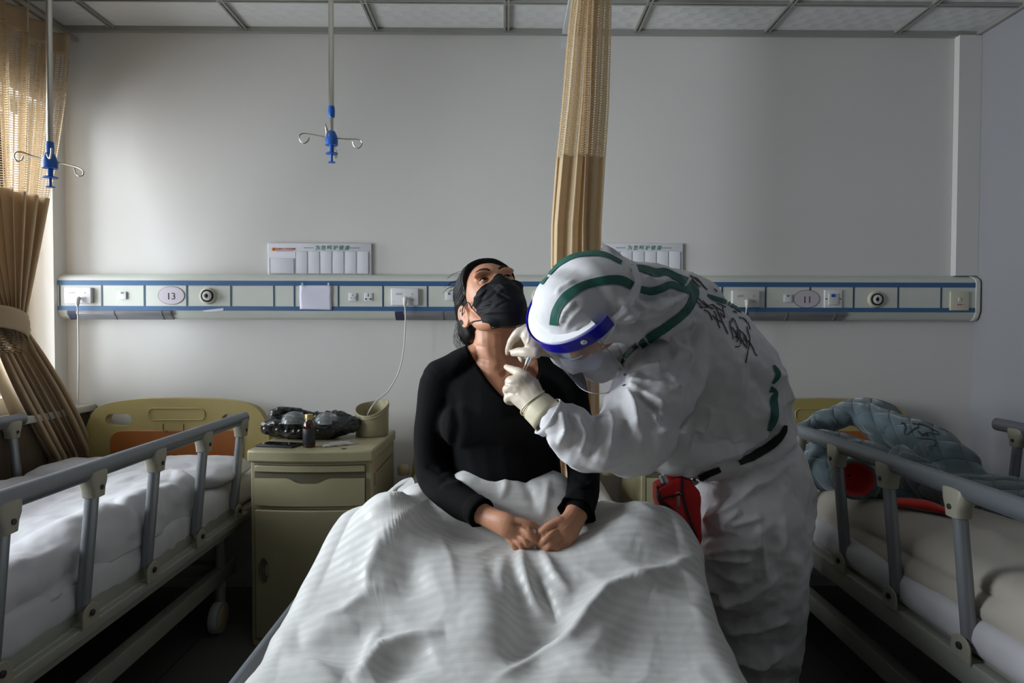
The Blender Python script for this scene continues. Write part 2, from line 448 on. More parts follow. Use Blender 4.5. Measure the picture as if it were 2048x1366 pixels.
def socket_uni(px, py):
    x, z, h = PXC(px), zc(px, py), .0185
    o = obj('socket', MB().box(x - h, x + h, YP - .005, YP, z - h, z + h, .002), m_white, panel)
    mb = MB().lathe((x, YP - .0049, z + .009), [(.0028, 0), (.0028, .0007)], 12, (0, -1, 0)).box(x - .0012, x + .0012, YP - .0056, YP - .0049, z + .001, z + .016)
    for s in (-1, 1): mb.prism([Vector((x + s * .0095 + a * s, YP - .0056, z - .010 + c)) for a, c in ((-.005, -.002), (.005, -.003), (.005, .005), (-.005, .001))], (0, .0007, 0))
    obj('contact_slots', mb, m_dark, o, smooth=False)
def switch(px, py, m=m_white):
    x, z, h = PXC(px), zc(px, py), .018
    o = obj('switch', MB().box(x - h, x + h, YP - .006, YP, z - h, z + h, .002), m, panel)
    obj('indicator', MB().prism([Vector((x + .0075 * math.cos(t), YP - .0068, z + .0155 + .009 * math.sin(t))) for t in [math.pi + k * math.pi / 8 for k in range(9)]], (0, .001, 0)), m_grey, o)
def callbox(x0, x1, y0, y1, m):
    a, b_ = PXC(x0), PXC(x1); z0, z1 = zc(x0, y1), zc(x0, y0)
    o = obj('call_unit', MB().box(a, b_, YP - .016, YP, z0, z1, .004), m, panel)
    mb = MB(); cx = a + (b_ - a) * .28; cz = z0 + (z1 - z0) * .66
    for k in range(5): mb.prism([Vector((cx - .012 + k * .0058 + q, YP - .0166, cz + c)) for q, c in ((0, -.004), (.0015, -.004), (.0045, .005), (.003, .005))], (0, .0007, 0))
    mb.lathe((a + (b_ - a) * .78, YP - .0158, z0 + (z1 - z0) * .66), [(.003, 0), (.003, .0008)], 12, (0, -1, 0))
    mb.box(a + (b_ - a) * .74, a + (b_ - a) * .84, YP - .0166, YP - .0158, z0 + (z1 - z0) * .32, z0 + (z1 - z0) * .36)
    mb.box(a + (b_ - a) * .10, a + (b_ - a) * .13, YP - .0166, YP - .0158, z0 + (z1 - z0) * .22, z0 + (z1 - z0) * .25)
    obj('speaker_slots', mb, m_grey, o, smooth=False)
def gas(px, py):
    x, z = PXC(px), zc(px, py)
    o = obj('gas_outlet', MB().lathe((x, YP, z), [(.0375, 0), (.0375, .006), (.034, .011), (.028, .012)], 32, (0, -1, 0)), m_cream, panel)
    obj('outlet_ring', MB().lathe((x, YP - .0118, z), [(.0285, 0), (.0285, .004), (.0255, .0055), (.025, .0055), (.0245, .003), (.001, .003)], 32, (0, -1, 0)), m_dark, o)
    obj('outlet_face', MB().lathe((x, YP - .0145, z), [(.021, 0), (.021, .002), (.014, .003), (.0135, .005), (.0105, .005), (.010, .002), (.001, .002)], 32, (0, -1, 0)), m_offwhite, o)
    obj('outlet_core', MB().lathe((x, YP - .016, z), [(.006, 0), (.006, .0035), (.001, .0035)], 20, (0, -1, 0)).box(x - .0018, x + .0018, YP - .0195, YP - .017, z - .010, z + .010), m_dark, o)
def plate(px, py, s, mc):
    x, z = PXC(px), zc(px, py)
    def ell(rx, rz, y0, d): return [Vector((x + rx * math.cos(t), y0, z + rz * math.sin(t))) for t in [k * math.pi / 24 for k in range(48)]], (0, d, 0)
    a, d = ell(.0605, .0415, YP - .0016, .0016); o = obj('number_plate', MB().prism(a, d), m_plum, panel, smooth=False)
    a, d = ell(.0585, .0397, YP - .0022, .0009); obj('plate_face', MB().prism(a, d), mat('plate_face', (.55, .50, .55), .6), o, smooth=False)
    wall_text('digits', s, .044, x + .002, YP - .0024, z - .003, mc, o, sx=1.0)
socket5(62, 592); socket_uni(93, 592); socket5(706, 594); socket_uni(737, 594)
callbox(133, 187, 575, 607, m_white); callbox(783, 838, 577, 611, m_white); callbox(1462, 1517, 581, 615, m_offwhite)
switch(246, 591); switch(899, 593); switch(1575, 597)
plate(343, 591, '13', m_black); plate(1613, 598, '11', mat('maroon_print', (.14, .02, .03), .6))
gas(417, 592); gas(1080, 593); gas(1751, 599)
# switched outlet with blue button, right of plate 11
x, z = PXC(1665), zc(1665, 598)
o = obj('outlet_plate', MB().box(x - .041, x + .041, YP - .008, YP, z - .041, z + .041, .003), m_white, panel)
obj('insert', MB().box(x - .024, x + .022, YP - .013, YP - .0075, z - .028, z + .026, .003), m_offwhite, o)
obj('blue_button', MB().box(x - .014, x + .004, YP - .017, YP - .0125, z + .008, z + .022, .002), m_blueplastic, o)
m_brass = mat('brass', (.5, .3, .08), .4, metal=.8)
for dx_ in (.032, -.034): obj('screw', MB().lathe((x + dx_, YP - .008, z), [(.004, 0), (.004, .002)], 12, (0, -1, 0)), m_brass, o)
x, z = PXC(1917), zc(1917, 602)
o = obj('double_switch', MB().box(x - .044, x + .044, YP - .009, YP, z - .044, z + .044, .004), m_cream, panel)
obj('red_mark', MB().box(x - .012, x + .010, YP - .0098, YP - .0088, z - .019, z - .015).box(x + .018, x + .021, YP - .0098, YP - .0088, z - .019, z - .015), m_red, o, smooth=False)
obj('rocker', MB().box(x - .008, x + .004, YP - .012, YP - .0088, z - .002, z + .016, .001), m_offwhite, o)
# reading-lamp housings under the panel (unlit)
for a, b_ in ((134, 343), (789, 1003), (1478, 1690)):
    xa, xb = PXC(a), PXC(b_)
    pr = [(YP + .004, ZB4 - .001), (YP - .006, ZB4 - .001), (YP - .004, ZB4 - .016), (YP + .006, ZBOT + .012), (YP + .02, ZBOT - .003), (YP + .03, ZBOT - .003)]
    o = obj('reading_lamp', MB().prism([Vector((xa, y, z)) for y, z in pr], (xb - xa, 0, 0)), m_grey, panel, bevel=.002)
    obj('lamp_cap', MB().prism([Vector((xa + .004, y - .0015, z - .001)) for y, z in pr[:5]], (.035, 0, 0)), mat('dark_lens', (.05, .055, .09), .3), o)
    for xc_ in (xb - .05, xa + (xb - xa) * .44): obj('lamp_clip', MB().prism([Vector((xc_, y - .0018, z - .001)) for y, z in pr[:5]], (.008, 0, 0)), m_grey, o)

# blank sheet taped over one field of the panel
mb = MB(); a0, a1, b0, b1 = PXC(600), PXC(664), zc(632, 618.5), zc(632, 571)
vs = []; n = 12
for j in range(n + 1):
    for i in range(n + 1):
        u, v = i / n, j / n
        vs.append((a0 + (a1 - a0) * u + .001 * math.sin(v * 9), YP - .004 - .0012 * math.sin(u * 3 + v * 2) ** 2 - .002 * u * (1 - v), b0 + (b1 - b0) * v - .003 * u * (1 - v)))
mb.add(vs, [(j * (n + 1) + i, j * (n + 1) + i + 1, (j + 1) * (n + 1) + i + 1, (j + 1) * (n + 1) + i) for j in range(n) for i in range(n)])
sheet = obj('paper_sheet', mb, m_paper, label='blank white paper sheet taped over the service panel', cat='paper', solid=.0006)
mb = MB()
for q in (606, 658): mb.box(PXC(q) - .004, PXC(q) + .004, YP - .0105, YP - .0098, b1 - .006, b1 + .012)
m_tapeclear = mat('clear_tape', (.75, .75, .72), .2, alpha=.55)
obj('tape', mb, m_tapeclear, sheet, smooth=False)
# torn tape residue under plate 13
obj('tape_scrap', MB().prism([P(404, 621, YP - .003), P(447, 616, YP - .003), P(446, 621, YP - .003), P(430, 623, YP - .003), P(410, 624, YP - .003)], (0, .001, 0)), m_paper,
    label='torn scrap of white tape stuck on the lower blue line near plate 13', cat='tape', smooth=False)

# ================================================================== information boards on the wall
m_board = mat('board_acrylic', (0.70, 0.70, 0.74), 0.2)
m_slot = mat('clear_slot', (0.76, 0.76, 0.80), 0.12)
m_slotedge = mat('slot_edge', (0.50, 0.52, 0.56), .3)
def board(pxl, label):
    Yw = YB - .012; s = S(Yw); x0 = P(pxl, 520, Yw).x
    zt, zb = P(pxl + 100, 486.5, Yw).z, P(pxl + 100, 551, Yw).z
    X = lambda d: x0 + d / s
    Z = lambda py: P(pxl + 100, py, Yw).z
    r = thing('information_board', (x0 + 102 / s, YB, zb), label, 'board')
    obj('backing', MB().box(x0, X(205), Yw, YB - .0005, zb, zt, .002), m_board, r)
    for a, c, t in [(4, 51, 517)] + [(55 + k * 24.2, 55 + k * 24.2 + 22.5, 503) for k in range(6)]:
        o = obj('card_slot', MB().box(X(a), X(c), Yw - .004, Yw, Z(547), Z(t), .001), m_slot, r)
        e = MB(); w_ = .0012
        e.box(X(a) - w_, X(a), Yw - .0048, Yw, Z(547), Z(t)).box(X(c), X(c) + w_, Yw - .0048, Yw, Z(547), Z(t)).box(X(a), X(c), Yw - .0048, Yw, Z(547) - w_, Z(547))
        obj('slot_edge', e, m_slotedge, o, smooth=False)
    e = MB()
    for a, c in ((71, 90), (163, 182)): e.box(X(a), X(c), Yw - .0008, Yw, Z(495.7) - .0012, Z(495.7) + .0012)
    obj('header_rule', e, m_green, r, smooth=False)
    for k, ch in enumerate('为您呵护健康'):
        wall_text('header_character', ch, .023, X(98 + k * 11.9), Yw - .0008, Z(495.2), m_green, r, slant=.15)
    obj('emblem', MB().lathe((X(11), Yw, Z(499)), [(.0085, 0), (.0085, .0009)], 20, (0, -1, 0)), m_orange, r)
    obj('emblem_core', MB().lathe((X(11), Yw - .0009, Z(499)), [(.004, 0), (.004, .0007)], 16, (0, -1, 0)), m_red, r)
    wall_text('red_title', '武汉市红十字会医院', .0112, X(33), Yw - .0008, Z(498), m_red, r)
    obj('title_rule', MB().box(X(15.5), X(51), Yw - .0008, Yw, Z(502.4), Z(501.4)), m_red, r, smooth=False)
board(-87, 'white acrylic information board at the far left, half hidden by the curtain')
board(536, 'white acrylic information board with green heading above the paper sheet')
board(1161, 'white acrylic information board behind the worker in the white coverall')
# small white label high on the wall beside the curtain
obj('wall_label', MB().box(P(1123, 80, YB).x, P(1139, 80, YB).x, YB - .003, YB - .0005, P(1123, 98, YB).z, ZC - .024), m_white,
    label='small white label high on the wall beside the middle curtain', cat='label', smooth=False)

# ================================================================== plugs, cords
m_cord = mat('cord_rubber', (0.52, 0.51, 0.50), .5); m_cordw = mat('white_cord', (0.66, 0.63, 0.60), .5)
def call_cord(px, py, path, label, m, rest=None):
    a = P(px, py, YP - .019)
    r = thing('call_cord', a, label, 'cord')
    obj('plug', MB().limb([(a + Vector((0, -.004, 0)), .010, .006), (a + Vector((.001, -.012, -.002)), .011, .009), (a + Vector((0, -.014, -.02)), .009, .009), (a + Vector((-.001, -.012, -.034)), .005, .005)]), m, r)
    pts = spline([a + Vector((-.001, -.012, -.030))] + [P(*q) for q in path], 10)
    obj('cable', MB().tube(pts, .0030, 8), m, r)
    return r
cc = call_cord(159, 597, [(156, 640, 2.835), (157, 720, 2.84), (156, 800, 2.84), (157.5, 850, 2.84), (157, 893, 2.84)], 'grey call button cord hanging from panel onto the left bed', m_cord)
e = P(157, 903, 2.84)
obj('hand_switch', MB().limb([(e + Vector((0, 0, .018)), .005, .005), (e, .013, .010), (e + Vector((0, 0, -.05)), .014, .010), (e + Vector((0, 0, -.065)), .011, .009)]), m_offwhite, cc)
call_cord(811, 597, [(811, 640, 2.83), (807, 700, 2.83), (797, 745, 2.81), (775, 783, 2.78), (752, 803, 2.735), (737, 825, 2.70), (735, 838, 2.70)], 'white call button cord curving into the beige holder', m_cordw)
call_cord(1492, 601, [(1491, 640, 2.83), (1490, 700, 2.83), (1490, 800, 2.83), (1492, 880, 2.83)], 'white call button cord behind the worker in the coverall', m_cordw)
# ================================================================== ceiling infusion hangers
def iv(px, Y, top, zc1, zhub, hooks, label, lean=0.0):
    """zc1: pixel rows of collar; zhub: pixel row of hub top"""
    base = P(px, zhub, Y); r = thing('infusion_hanger', (base.x, Y, ZC - .014), label, 'infusion hanger', None)
    x = base.x; s = S(Y); zt = lambda py: P(px, py, Y).z
    dx = lean
    def C(z): return Vector((x + dx * (z - base.z), Y, z))
    z1, z2 = zt(zc1[0]), zt(zc1[1])
    obj('upper_pole', MB().tube([C(ZC - .03), C(z1 - .01)], .0095, 16), m_steel, r)
    obj('ceiling_bracket', MB().lathe((C(ZC).x, Y, ZC - .014 - .03), [(.012, 0), (.03, .012), (.03, .0285)], 20), m_steel, r)
    obj('collar', MB().lathe(C(z2), [(.0105, 0), (.0115, .004), (.0125, (z1 - z2) * .6), (.011, z1 - z2)], 20), m_blueplastic, r)
    obj('lower_pole', MB().tube([C(z2 + .01), C(zt(zhub) - .03)], .0072, 14), m_steel, r)
    zh = zt(zhub); h = .052
    o = obj('hub', MB().lathe(C(zh - h), [(.010, 0), (.022, .001), (.0225, .02), (.020, .034), (.013, .050), (.009, .052)], 20), m_blueplastic, r)
    zs = zh - h
    obj('grip', MB().lathe((x, Y, zs - .062), [(.003, 0), (.0135, .001), (.0135, .0035), (.0045, .005), (.0045, .031), (.022, .032), (.022, .035), (.0085, .0365), (.0085, .062)], 20), m_blueplastic, r)
    for hk in hooks:
        pts = spline([Vector((x, Y, zh - .025)) + Vector(q) for q in hk], 8)
        obj('hook', MB().tube(pts, .0024, 8), m_steel, r)
    return r
L_ = .115
iv(663, 2.27, 0, (213, 235), 262, [
    [(-.015, 0, .002), (-.055, 0, .010), (-.095, 0, .016), (-.113, 0, .010), (-.112, 0, -.010), (-.098, 0, -.019), (-.084, 0, -.010), (-.081, 0, .002)],
    [(.015, 0, 0), (.055, 0, -.003), (.088, 0, -.004), (.106, 0, -.010), (.108, 0, -.024), (.096, 0, -.036), (.082, 0, -.030), (.075, 0, -.012)],
    [(0, -.015, 0), (.002, -.06, .012), (.006, -.095, .018), (.010, -.108, .010), (.012, -.105, -.01), (.006, -.09, -.022), (0, -.075, -.01)],
    [(-.002, .015, 0), (-.006, .06, -.012), (-.008, .095, -.02), (-.010, .108, -.030), (-.012, .10, -.045), (-.010, .08, -.040)]],
   'ceiling infusion hanger with steel hooks above the paper sheet')
iv(100, 2.10, 0, (284, 306), 306, [
    [(-.015, 0, .002), (-.06, 0, .016), (-.095, 0, .028), (-.113, 0, .026), (-.118, 0, .012), (-.108, 0, -.002), (-.094, 0, .002), (-.088, 0, .014)],
    [(.015, 0, -.004), (.055, 0, -.013), (.09, 0, -.022), (.108, 0, -.034), (.106, 0, -.048), (.092, 0, -.050), (.082, 0, -.038), (.080, 0, -.024)],
    [(.013, -.02, .004), (.04, -.05, .012), (.062, -.08, .018), (.066, -.085, .006), (.058, -.08, -.012), (.042, -.065, -.008), (.03, -.055, .006)],
    [(-.013, .02, -.002), (-.035, .05, -.004), (-.055, .07, -.008), (-.066, .08, -.022), (-.060, .075, -.042), (-.044, .06, -.044), (-.034, .05, -.02)]],
   'ceiling infusion hanger with steel hooks in front of the left curtain', lean=.008)

# ================================================================== beds
m_hb = mat('headboard_plastic', (0.38, 0.30, 0.11), 0.42, noise_amt=.04)
m_hbwood = mat('headboard_wood', (0.30, 0.095, 0.02), 0.35, noise_amt=.25, noise_scale=6)
m_alu = mat('rail_aluminium', (0.19, 0.205, 0.225), 0.38, metal=.55)
m_post = mat('rail_post_aluminium', (0.25, 0.265, 0.28), 0.35, metal=.5)
m_brk = mat('bracket_plastic', (0.29, 0.275, 0.21), 0.5)
m_bolt = mat('bolt_black', (0.02, 0.02, 0.02), .5)
m_bedframe = mat('bed_frame_enamel', (0.27, 0.27, 0.23), 0.45, noise_amt=.08)
m_sheet = mat('cotton_sheet', (0.46, 0.45, 0.465), 0.85, bump=.10, bump_scale=500, sheen=.2)
m_sheetc = mat('cream_cotton', (0.38, 0.345, 0.29), 0.85, bump=.1, bump_scale=300, sheen=.2)
m_bump = mat('roller_plastic', (0.50, 0.40, 0.24), .45)
m_caster = mat('caster_grey', (0.42, 0.42, 0.42), .5)

def arc_outline(cx, hw, z0, z1, sh, n=28, rc=.09):
    """headboard outline (x,z): flared bottom, rounded shoulders, domed top"""
    out = []
    pts = [(-1.06, z0), (-1.06, z0 + .05), (-1.04, z0 + .14), (-1.01, z0 + .24), (-1.0, z1 - sh - .05), (-.97, z1 - sh + .005), (-.90, z1 - sh * .5), (-.78, z1 - sh * .24), (-.45, z1 - sh * .05), (0, z1)]
    sp_ = spline([Vector((p[0] * hw, 0, p[1])) for p in pts], 5)
    L = [(cx + v.x, v.z) for v in sp_]; R = [(cx - v.x, v.z) for v in sp_[:-1]][::-1]
    return L + R
def rrect(cx, cz, hx, hz, r, n=5):
    o = []
    for qx, qz, a0 in ((1, 1, 0), (-1, 1, 90), (-1, -1, 180), (1, -1, 270)):
        for k in range(n + 1):
            a = math.radians(a0 + 90 * k / n); o.append((cx + qx * (hx - r) + r * math.cos(a), cz + qz * (hz - r) + r * math.sin(a)))
    return o
def holed(outline, holes, y0, y1):
    """prism in the xz plane with real holes"""
    bm = bmesh.new(); edges = []
    for loop in [outline] + holes:
        vs = [bm.verts.new((x, y0, z)) for x, z in loop]
        edges += [bm.edges.new((vs[i], vs[(i + 1) % len(vs)])) for i in range(len(vs))]
    r = bmesh.ops.triangle_fill(bm, use_beauty=True, use_dissolve=False, edges=edges)
    fs = [f for f in bm.faces]
    e = bmesh.ops.extrude_face_region(bm, geom=fs)
    for v in e['geom']:
        if isinstance(v, bmesh.types.BMVert): v.co.y = y1
    bmesh.ops.recalc_face_normals(bm, faces=bm.faces); bm.verts.index_update()
    mb = MB().add([v.co.copy() for v in bm.verts], [[v.index for v in f.verts] for f in bm.faces]); bm.free(); return mb

def make_bed(cx, hw, label, left_rail, right_rail, holes=True):
    """left_rail/right_rail: dict(x, y0 (head end), ys (posts), ztop, folded)"""
    r = thing('hospital_bed', (cx, 1.75, 0), label, 'bed', None)
    yh = 2.80; zt = .902
    hl = [rrect(cx - .258, zt - .098, .058, .026, .025), rrect(cx + .258, zt - .098, .058, .026, .025)]
    hb = obj('headboard', holed(arc_outline(cx, .41, .40, zt, .12), hl, yh, yh + .045), m_hb, r, bevel=.012, auto=30)
    obj('wood_inset', MB().prism([Vector((x, yh - .006, z)) for x, z in rrect(cx, .665, .295, .092, .05)], (0, .012, 0)), m_hbwood, hb, bevel=.003)
    pn = MB(); ol = rrect(cx, zt - .072, .125, .026, .02)
    pn.tube([Vector((x, yh - .001, z)) for x, z in ol] + [Vector((ol[0][0], yh - .001, ol[0][1]))], .0028, 6)
    obj('moulded_outline', pn, m_hb, hb)
    cl = MB()
    for sgn in (-1, 1):
        px_ = cx + sgn * .045 - .01
        cl.tube([(px_, yh - .008, zt - .115), (px_, yh - .008, zt - .145), (px_ + .015, yh - .012, zt - .150), (px_ + .022, yh - .02, zt - .142)], .002, 6)
    obj('chart_clips', cl, m_bolt, hb, kind=None)
    for sgn in (-1, 1):
        obj('bumper_roller', MB().lathe((cx + sgn * .455, yh - .02, .56), [(.012, 0), (.025, .004), (.028, .02), (.028, .03), (.022, .045), (.012, .05)], 20), m_bump, r)
    obj('footboard', MB().prism([Vector((x, .615, z)) for x, z in arc_outline(cx, .41, .36, .74, .10)], (0, .04, 0)), m_hb, r, bevel=.012, auto=30)
    fr = MB(); fx = hw - .035
    fr.box(cx - fx, cx - fx + .04, .68, yh - .01, .415, .475, .004).box(cx + fx - .04, cx + fx, .68, yh - .01, .415, .475, .004)
    for y in (.70, 1.25, 1.8, 2.3, yh - .05): fr.box(cx - fx + .01, cx + fx - .01, y, y + .035, .42, .46, .003)
    obj('bed_frame', fr, m_bedframe, r)
    obj('mattress_deck', MB().box(cx - fx + .035, cx + fx - .035, .70, yh - .03, .458, .476), m_bedframe, r)
    lo = MB().box(cx - fx + .06, cx - fx + .10, .85, 2.6, .20, .26, .004).box(cx + fx - .10, cx + fx - .06, .85, 2.6, .20, .26, .004).box(cx - fx + .09, cx + fx - .09, .86, .91, .20, .25, .004).box(cx - fx + .09, cx + fx - .09, 2.54, 2.59, .20, .25, .004)
    obj('lower_frame', lo, m_bedframe, r)
    for sx in (-1, 1):
        for y in (.95, 2.5):
            x = cx + sx * (fx - .08)
            obj('leg', MB().tube([(x, y, .43), (x, y, .115)], .02, 14), m_bedframe, r)
            w_ = obj('caster', MB().lathe((x - .018, y - .02, .0625), [(.01, 0), (.058, .001), (.0615, .008), (.0615, .028), (.058, .035), (.01, .036)], 26, (1, 0, 0)), m_caster, r)
            obj('caster_cover', MB().lathe((x - .024, y - .02, .0625), [(.01, 0), (.036, .001), (.04, .003), (.04, .044), (.036, .047), (.01, .048)], 22, (1, 0, 0)), m_bump, w_)
    # side rails
    for rl, sgn in ((left_rail, -1), (right_rail, 1)):
        x = rl['x']; xb = x + rl.get('lean', .03) * -sgn; y0, y1 = rl['y0'], rl['y1']; zt_ = rl['zt']; zb = rl.get('zb', .50)
        fold = rl.get('fold', 0)
        sr = obj('side_rail', MB().tube([(x, y0, zt_), (x, (y0 + y1) / 2, zt_), (x, y1, zt_)], [(.0235, .0185)] * 3, 20), m_alu, r, auto=60)
        obj('end_plug', MB().tube([(x, y0 - .001, zt_), (x, y0 + .004, zt_)], [(.0225, .0175)] * 2, 20), m_alu, sr)
        obj('rail_base', MB().box(xb - .016, xb + .016, y1 + .02, y0 - .0 + .06 - fold, zb - .055, zb - .028, .003).box(xb - sgn * .014, xb - sgn * .018, y1 + .02, y0 + .06 - fold, zb - .03, zb + .012, .001), m_bedframe, r)
        if not fold:
            obj('rail_mount', MB().box(min(xb, cx + sgn * (fx - .005)), max(xb, cx + sgn * (fx - .005)), y0 - .25, y0 - .2, zb - .06, zb - .04, .002).box(min(xb, cx + sgn * (fx - .005)), max(xb, cx + sgn * (fx - .005)), y1 + .25, y1 + .3, zb - .06, zb - .04, .002), m_bedframe, r)
        for yp in rl['ys']:
            yb = yp - fold * 0
            yt = yp + fold
            po = obj('rail_post', MB().tube([(x, yt, zt_ - .03), (xb, yb, zb + .012)], [.0155, .0165], 14), m_post, r)
            obj('post_cap', MB().rings([[Vector((x + a * ww, yt + b_ * dd, z)) for a, b_ in [(math.copysign(abs(math.cos(t)) ** .6, math.cos(t)), math.copysign(abs(math.sin(t)) ** .6, math.sin(t))) for t in [k * math.pi / 10 for k in range(20)]]] for z, ww, dd in ((zt_ - .068, .017, .018), (zt_ - .066, .021, .022), (zt_ - .045, .022, .025), (zt_ - .030, .022, .034), (zt_ - .004, .0215, .037), (zt_ + .002, .017, .032))]), m_brk, po)
            obj('bolt', MB().lathe((x - sgn * .021, yt, zt_ - .043), [(.0065, 0), (.0065, .003), (.004, .004)], 12, (-sgn, 0, 0)).lathe((x + sgn * .021, yt, zt_ - .043), [(.0065, 0), (.0065, .003), (.004, .004)], 12, (sgn, 0, 0)), m_bolt, po)
            bk = obj('post_bracket', MB().prism([Vector((xb - .022, yb + a, zb + c)) for a, c in [(-.032, -.03)] + [(.0 + .030 * math.cos(t), .0 + .026 * math.sin(t)) for t in [math.pi - k * math.pi / 8 for k in range(9)]] + [(.032, -.03)]], (.005, 0, 0)).prism([Vector((xb + .017, yb + a, zb + c)) for a, c in [(-.032, -.03)] + [(.030 * math.cos(t), .026 * math.sin(t)) for t in [math.pi - k * math.pi / 8 for k in range(9)]] + [(.032, -.03)]], (.005, 0, 0)).box(xb - .02, xb + .02, yb - .022, yb + .022, zb - .03, zb - .022), m_brk, po, bevel=.0015)
            obj('hinge_bolt', MB().lathe((xb - .023, yb, zb + .002), [(.008, 0), (.008, .004), (.005, .005)], 12, (-1, 0, 0)).lathe((xb + .023, yb, zb + .002), [(.008, 0), (.008, .004), (.005, .005)], 12, (1, 0, 0)), m_bolt, bk)
    return r
ysl = [2.44, 2.14, 1.845, 1.567, 1.286, 1.0]
bedL = make_bed(-1.47, .44, 'left hospital bed with beige headboard, raised grey side rails and white bedding',
    dict(x=-1.91, y0=2.485, y1=.92, ys=[2.43, 2.14, 1.85, 1.56, 1.27, 1.0], zt=.855), dict(x=-1.032, y0=2.475, y1=.92, ys=ysl, zt=.862))
bedR = make_bed(1.43, .43, 'right hospital bed in shade with raised grey side rails under cream blankets',
    dict(x=1.022, y0=2.30, y1=.80, ys=[2.17, 1.91, 1.655, 1.393, 1.13, .88], zt=.862), dict(x=1.84, y0=2.32, y1=.80, ys=[2.22, 1.93, 1.655, 1.393, 1.13, .88], zt=.862))
bedM = make_bed(0.0, .44, 'middle hospital bed with lowered side rail, on which the masked woman sits',
    dict(x=-.525, y0=2.165, y1=.72, ys=[1.95, 1.68, 1.41, 1.14, .87], zt=.512, zb=.345, fold=.14, lean=.015), dict(x=.505, y0=2.05, y1=.72, ys=[1.83, 1.56, 1.29, 1.02, .87], zt=.40, zb=.27, fold=.13, lean=.015))

# ================================================================== bedside cabinets
m_cab = mat('cabinet_plastic', (0.33, 0.295, 0.175), 0.45, noise_amt=.04, bump=.03)
m_cabin = mat('cabinet_recess', (0.10, 0.088, 0.05), 0.5)
def cabinet(x0, x1, label):
    r = thing('bedside_cabinet', ((x0 + x1) / 2, 2.6, 0), label, 'cabinet')
    yf, yb, zt = 2.37, 2.84, .755; zz = lambda py: CAM_H - (py - 655) / S(yf)
    def bow(x): return yf - .022 * (1 - ((x - (x0 + x1) / 2) / ((x1 - x0) / 2)) ** 2)
    def slab(a, b_, z0, z1, dy=0.0, back=yb):
        n = 14; fr_ = [Vector((a + (b_ - a) * k / n, bow(a + (b_ - a) * k / n) - dy, z0)) for k in range(n + 1)]
        return fr_ + [Vector((b_, back, z0)), Vector((a, back, z0))]
    obj('body', MB().prism(slab(x0 + .004, x1 - .004, .0, 0, -.012), (0, 0, zt - .035)), m_cab, r, bevel=.004)
    obj('top', MB().prism(slab(x0 - .004, x1 + .004, zt - .046, 0, .008), (0, 0, .046)), m_cab, r, bevel=.008)
    obj('sliding_shelf', MB().prism(slab(x0 + .022, x1 - .030, zz(945), 0, -.004, yf + .05), (0, 0, zz(932) - zz(945))), m_cab, r, bevel=.003)
    for g0, g1, nm in ((945, 932, 'shelf'), (1012, 948, 'drawer'), (1282, 1021, 'door')):
        obj(nm + '_gap', MB().prism(slab(x0 + .0195, x1 - .0275, zz(g0) - .003, 0, -.0112, yf + .04), (0, 0, zz(g1) - zz(g0) + .006)), m_cabin, r, smooth=False)
    # drawer front with a scooped finger pull
    a, b_ = x0 + .022, x1 - .030; n = 40; zlo, zhi = zz(1012), zz(951)
    rows = []; m_ = (a + b_) / 2
    for j in range(7):
        row = []
        for k in range(n + 1):
            x = a + (b_ - a) * k / n; dip = .022 * math.exp(-((x - m_) / .062) ** 4) + .004 * abs((x - m_) / .2)
            top = zhi - .008 - dip; z = zlo + (top - zlo) * min(j, 5) / 5
            y = bow(x) + .002 if j < 5 else bow(x) + (.004 if j == 5 else .016)
            if j == 6: z = top - .004
            row.append(Vector((x, y, z)))
        rows.append(row)
    back = [[Vector((v.x, yf + .03, v.z)) for v in rows[0]]]
    dr = obj('drawer', MB().rings(back + rows, closed=False, caps=False), m_cab, r)
    obj('finger_recess', MB().prism(slab(a, b_, zhi - .034, 0, -.0105, yf + .03), (0, 0, .034)), m_cabin, dr)
    zdl, zdt = zz(1282), zz(1021)
    dn = obj('door', MB().prism(slab(a, b_, zdl, 0, -.003, yf + .03), (0, 0, zdt - zdl)), m_cab, r, bevel=.004)
    hx, hz = x0 + .058, zz(1142); yy = bow(hx) + .002
    obj('handle_recess', MB().rings([[Vector((hx + rx * math.cos(t), yy + dy, hz + rz * math.sin(t))) for t in [k * math.pi / 14 for k in range(28)]] for rx, rz, dy in ((.020, .047, .0), (.0185, .0455, -.0022), (.016, .043, -.0008), (.010, .036, .0), (.002, .01, .0003))], caps=False), m_cabin, dn)
    obj('plinth', MB().prism(slab(x0 + .012, x1 - .012, .0, 0, -.006), (0, 0, zdl - .012)), m_cab, r, bevel=.004)
    obj('side_groove', MB().box(x1 - .0045, x1 - .0035, yf + .09, yb - .04, zt - .105, zt - .101).box(x1 - .0045, x1 - .0033, yf + .05, yf + .056, zt - .15, zt - .10), m_bolt, r, smooth=False)
    return r
cabL = cabinet(-.975, -.505, 'beige bedside cabinet with bag and bottle on top, left of the middle bed')
obj('asset_sticker', MB().box(-.5094, -.5083, 2.40, 2.425, .665, .70).box(-.5094, -.5080, 2.402, 2.415, .645, .66), mat('sticker', (.5, .25, .2), .6), cabL, smooth=False)
cabR = cabinet(.515, .940, 'beige bedside cabinet half hidden behind the worker in the coverall')

ZCT = .755
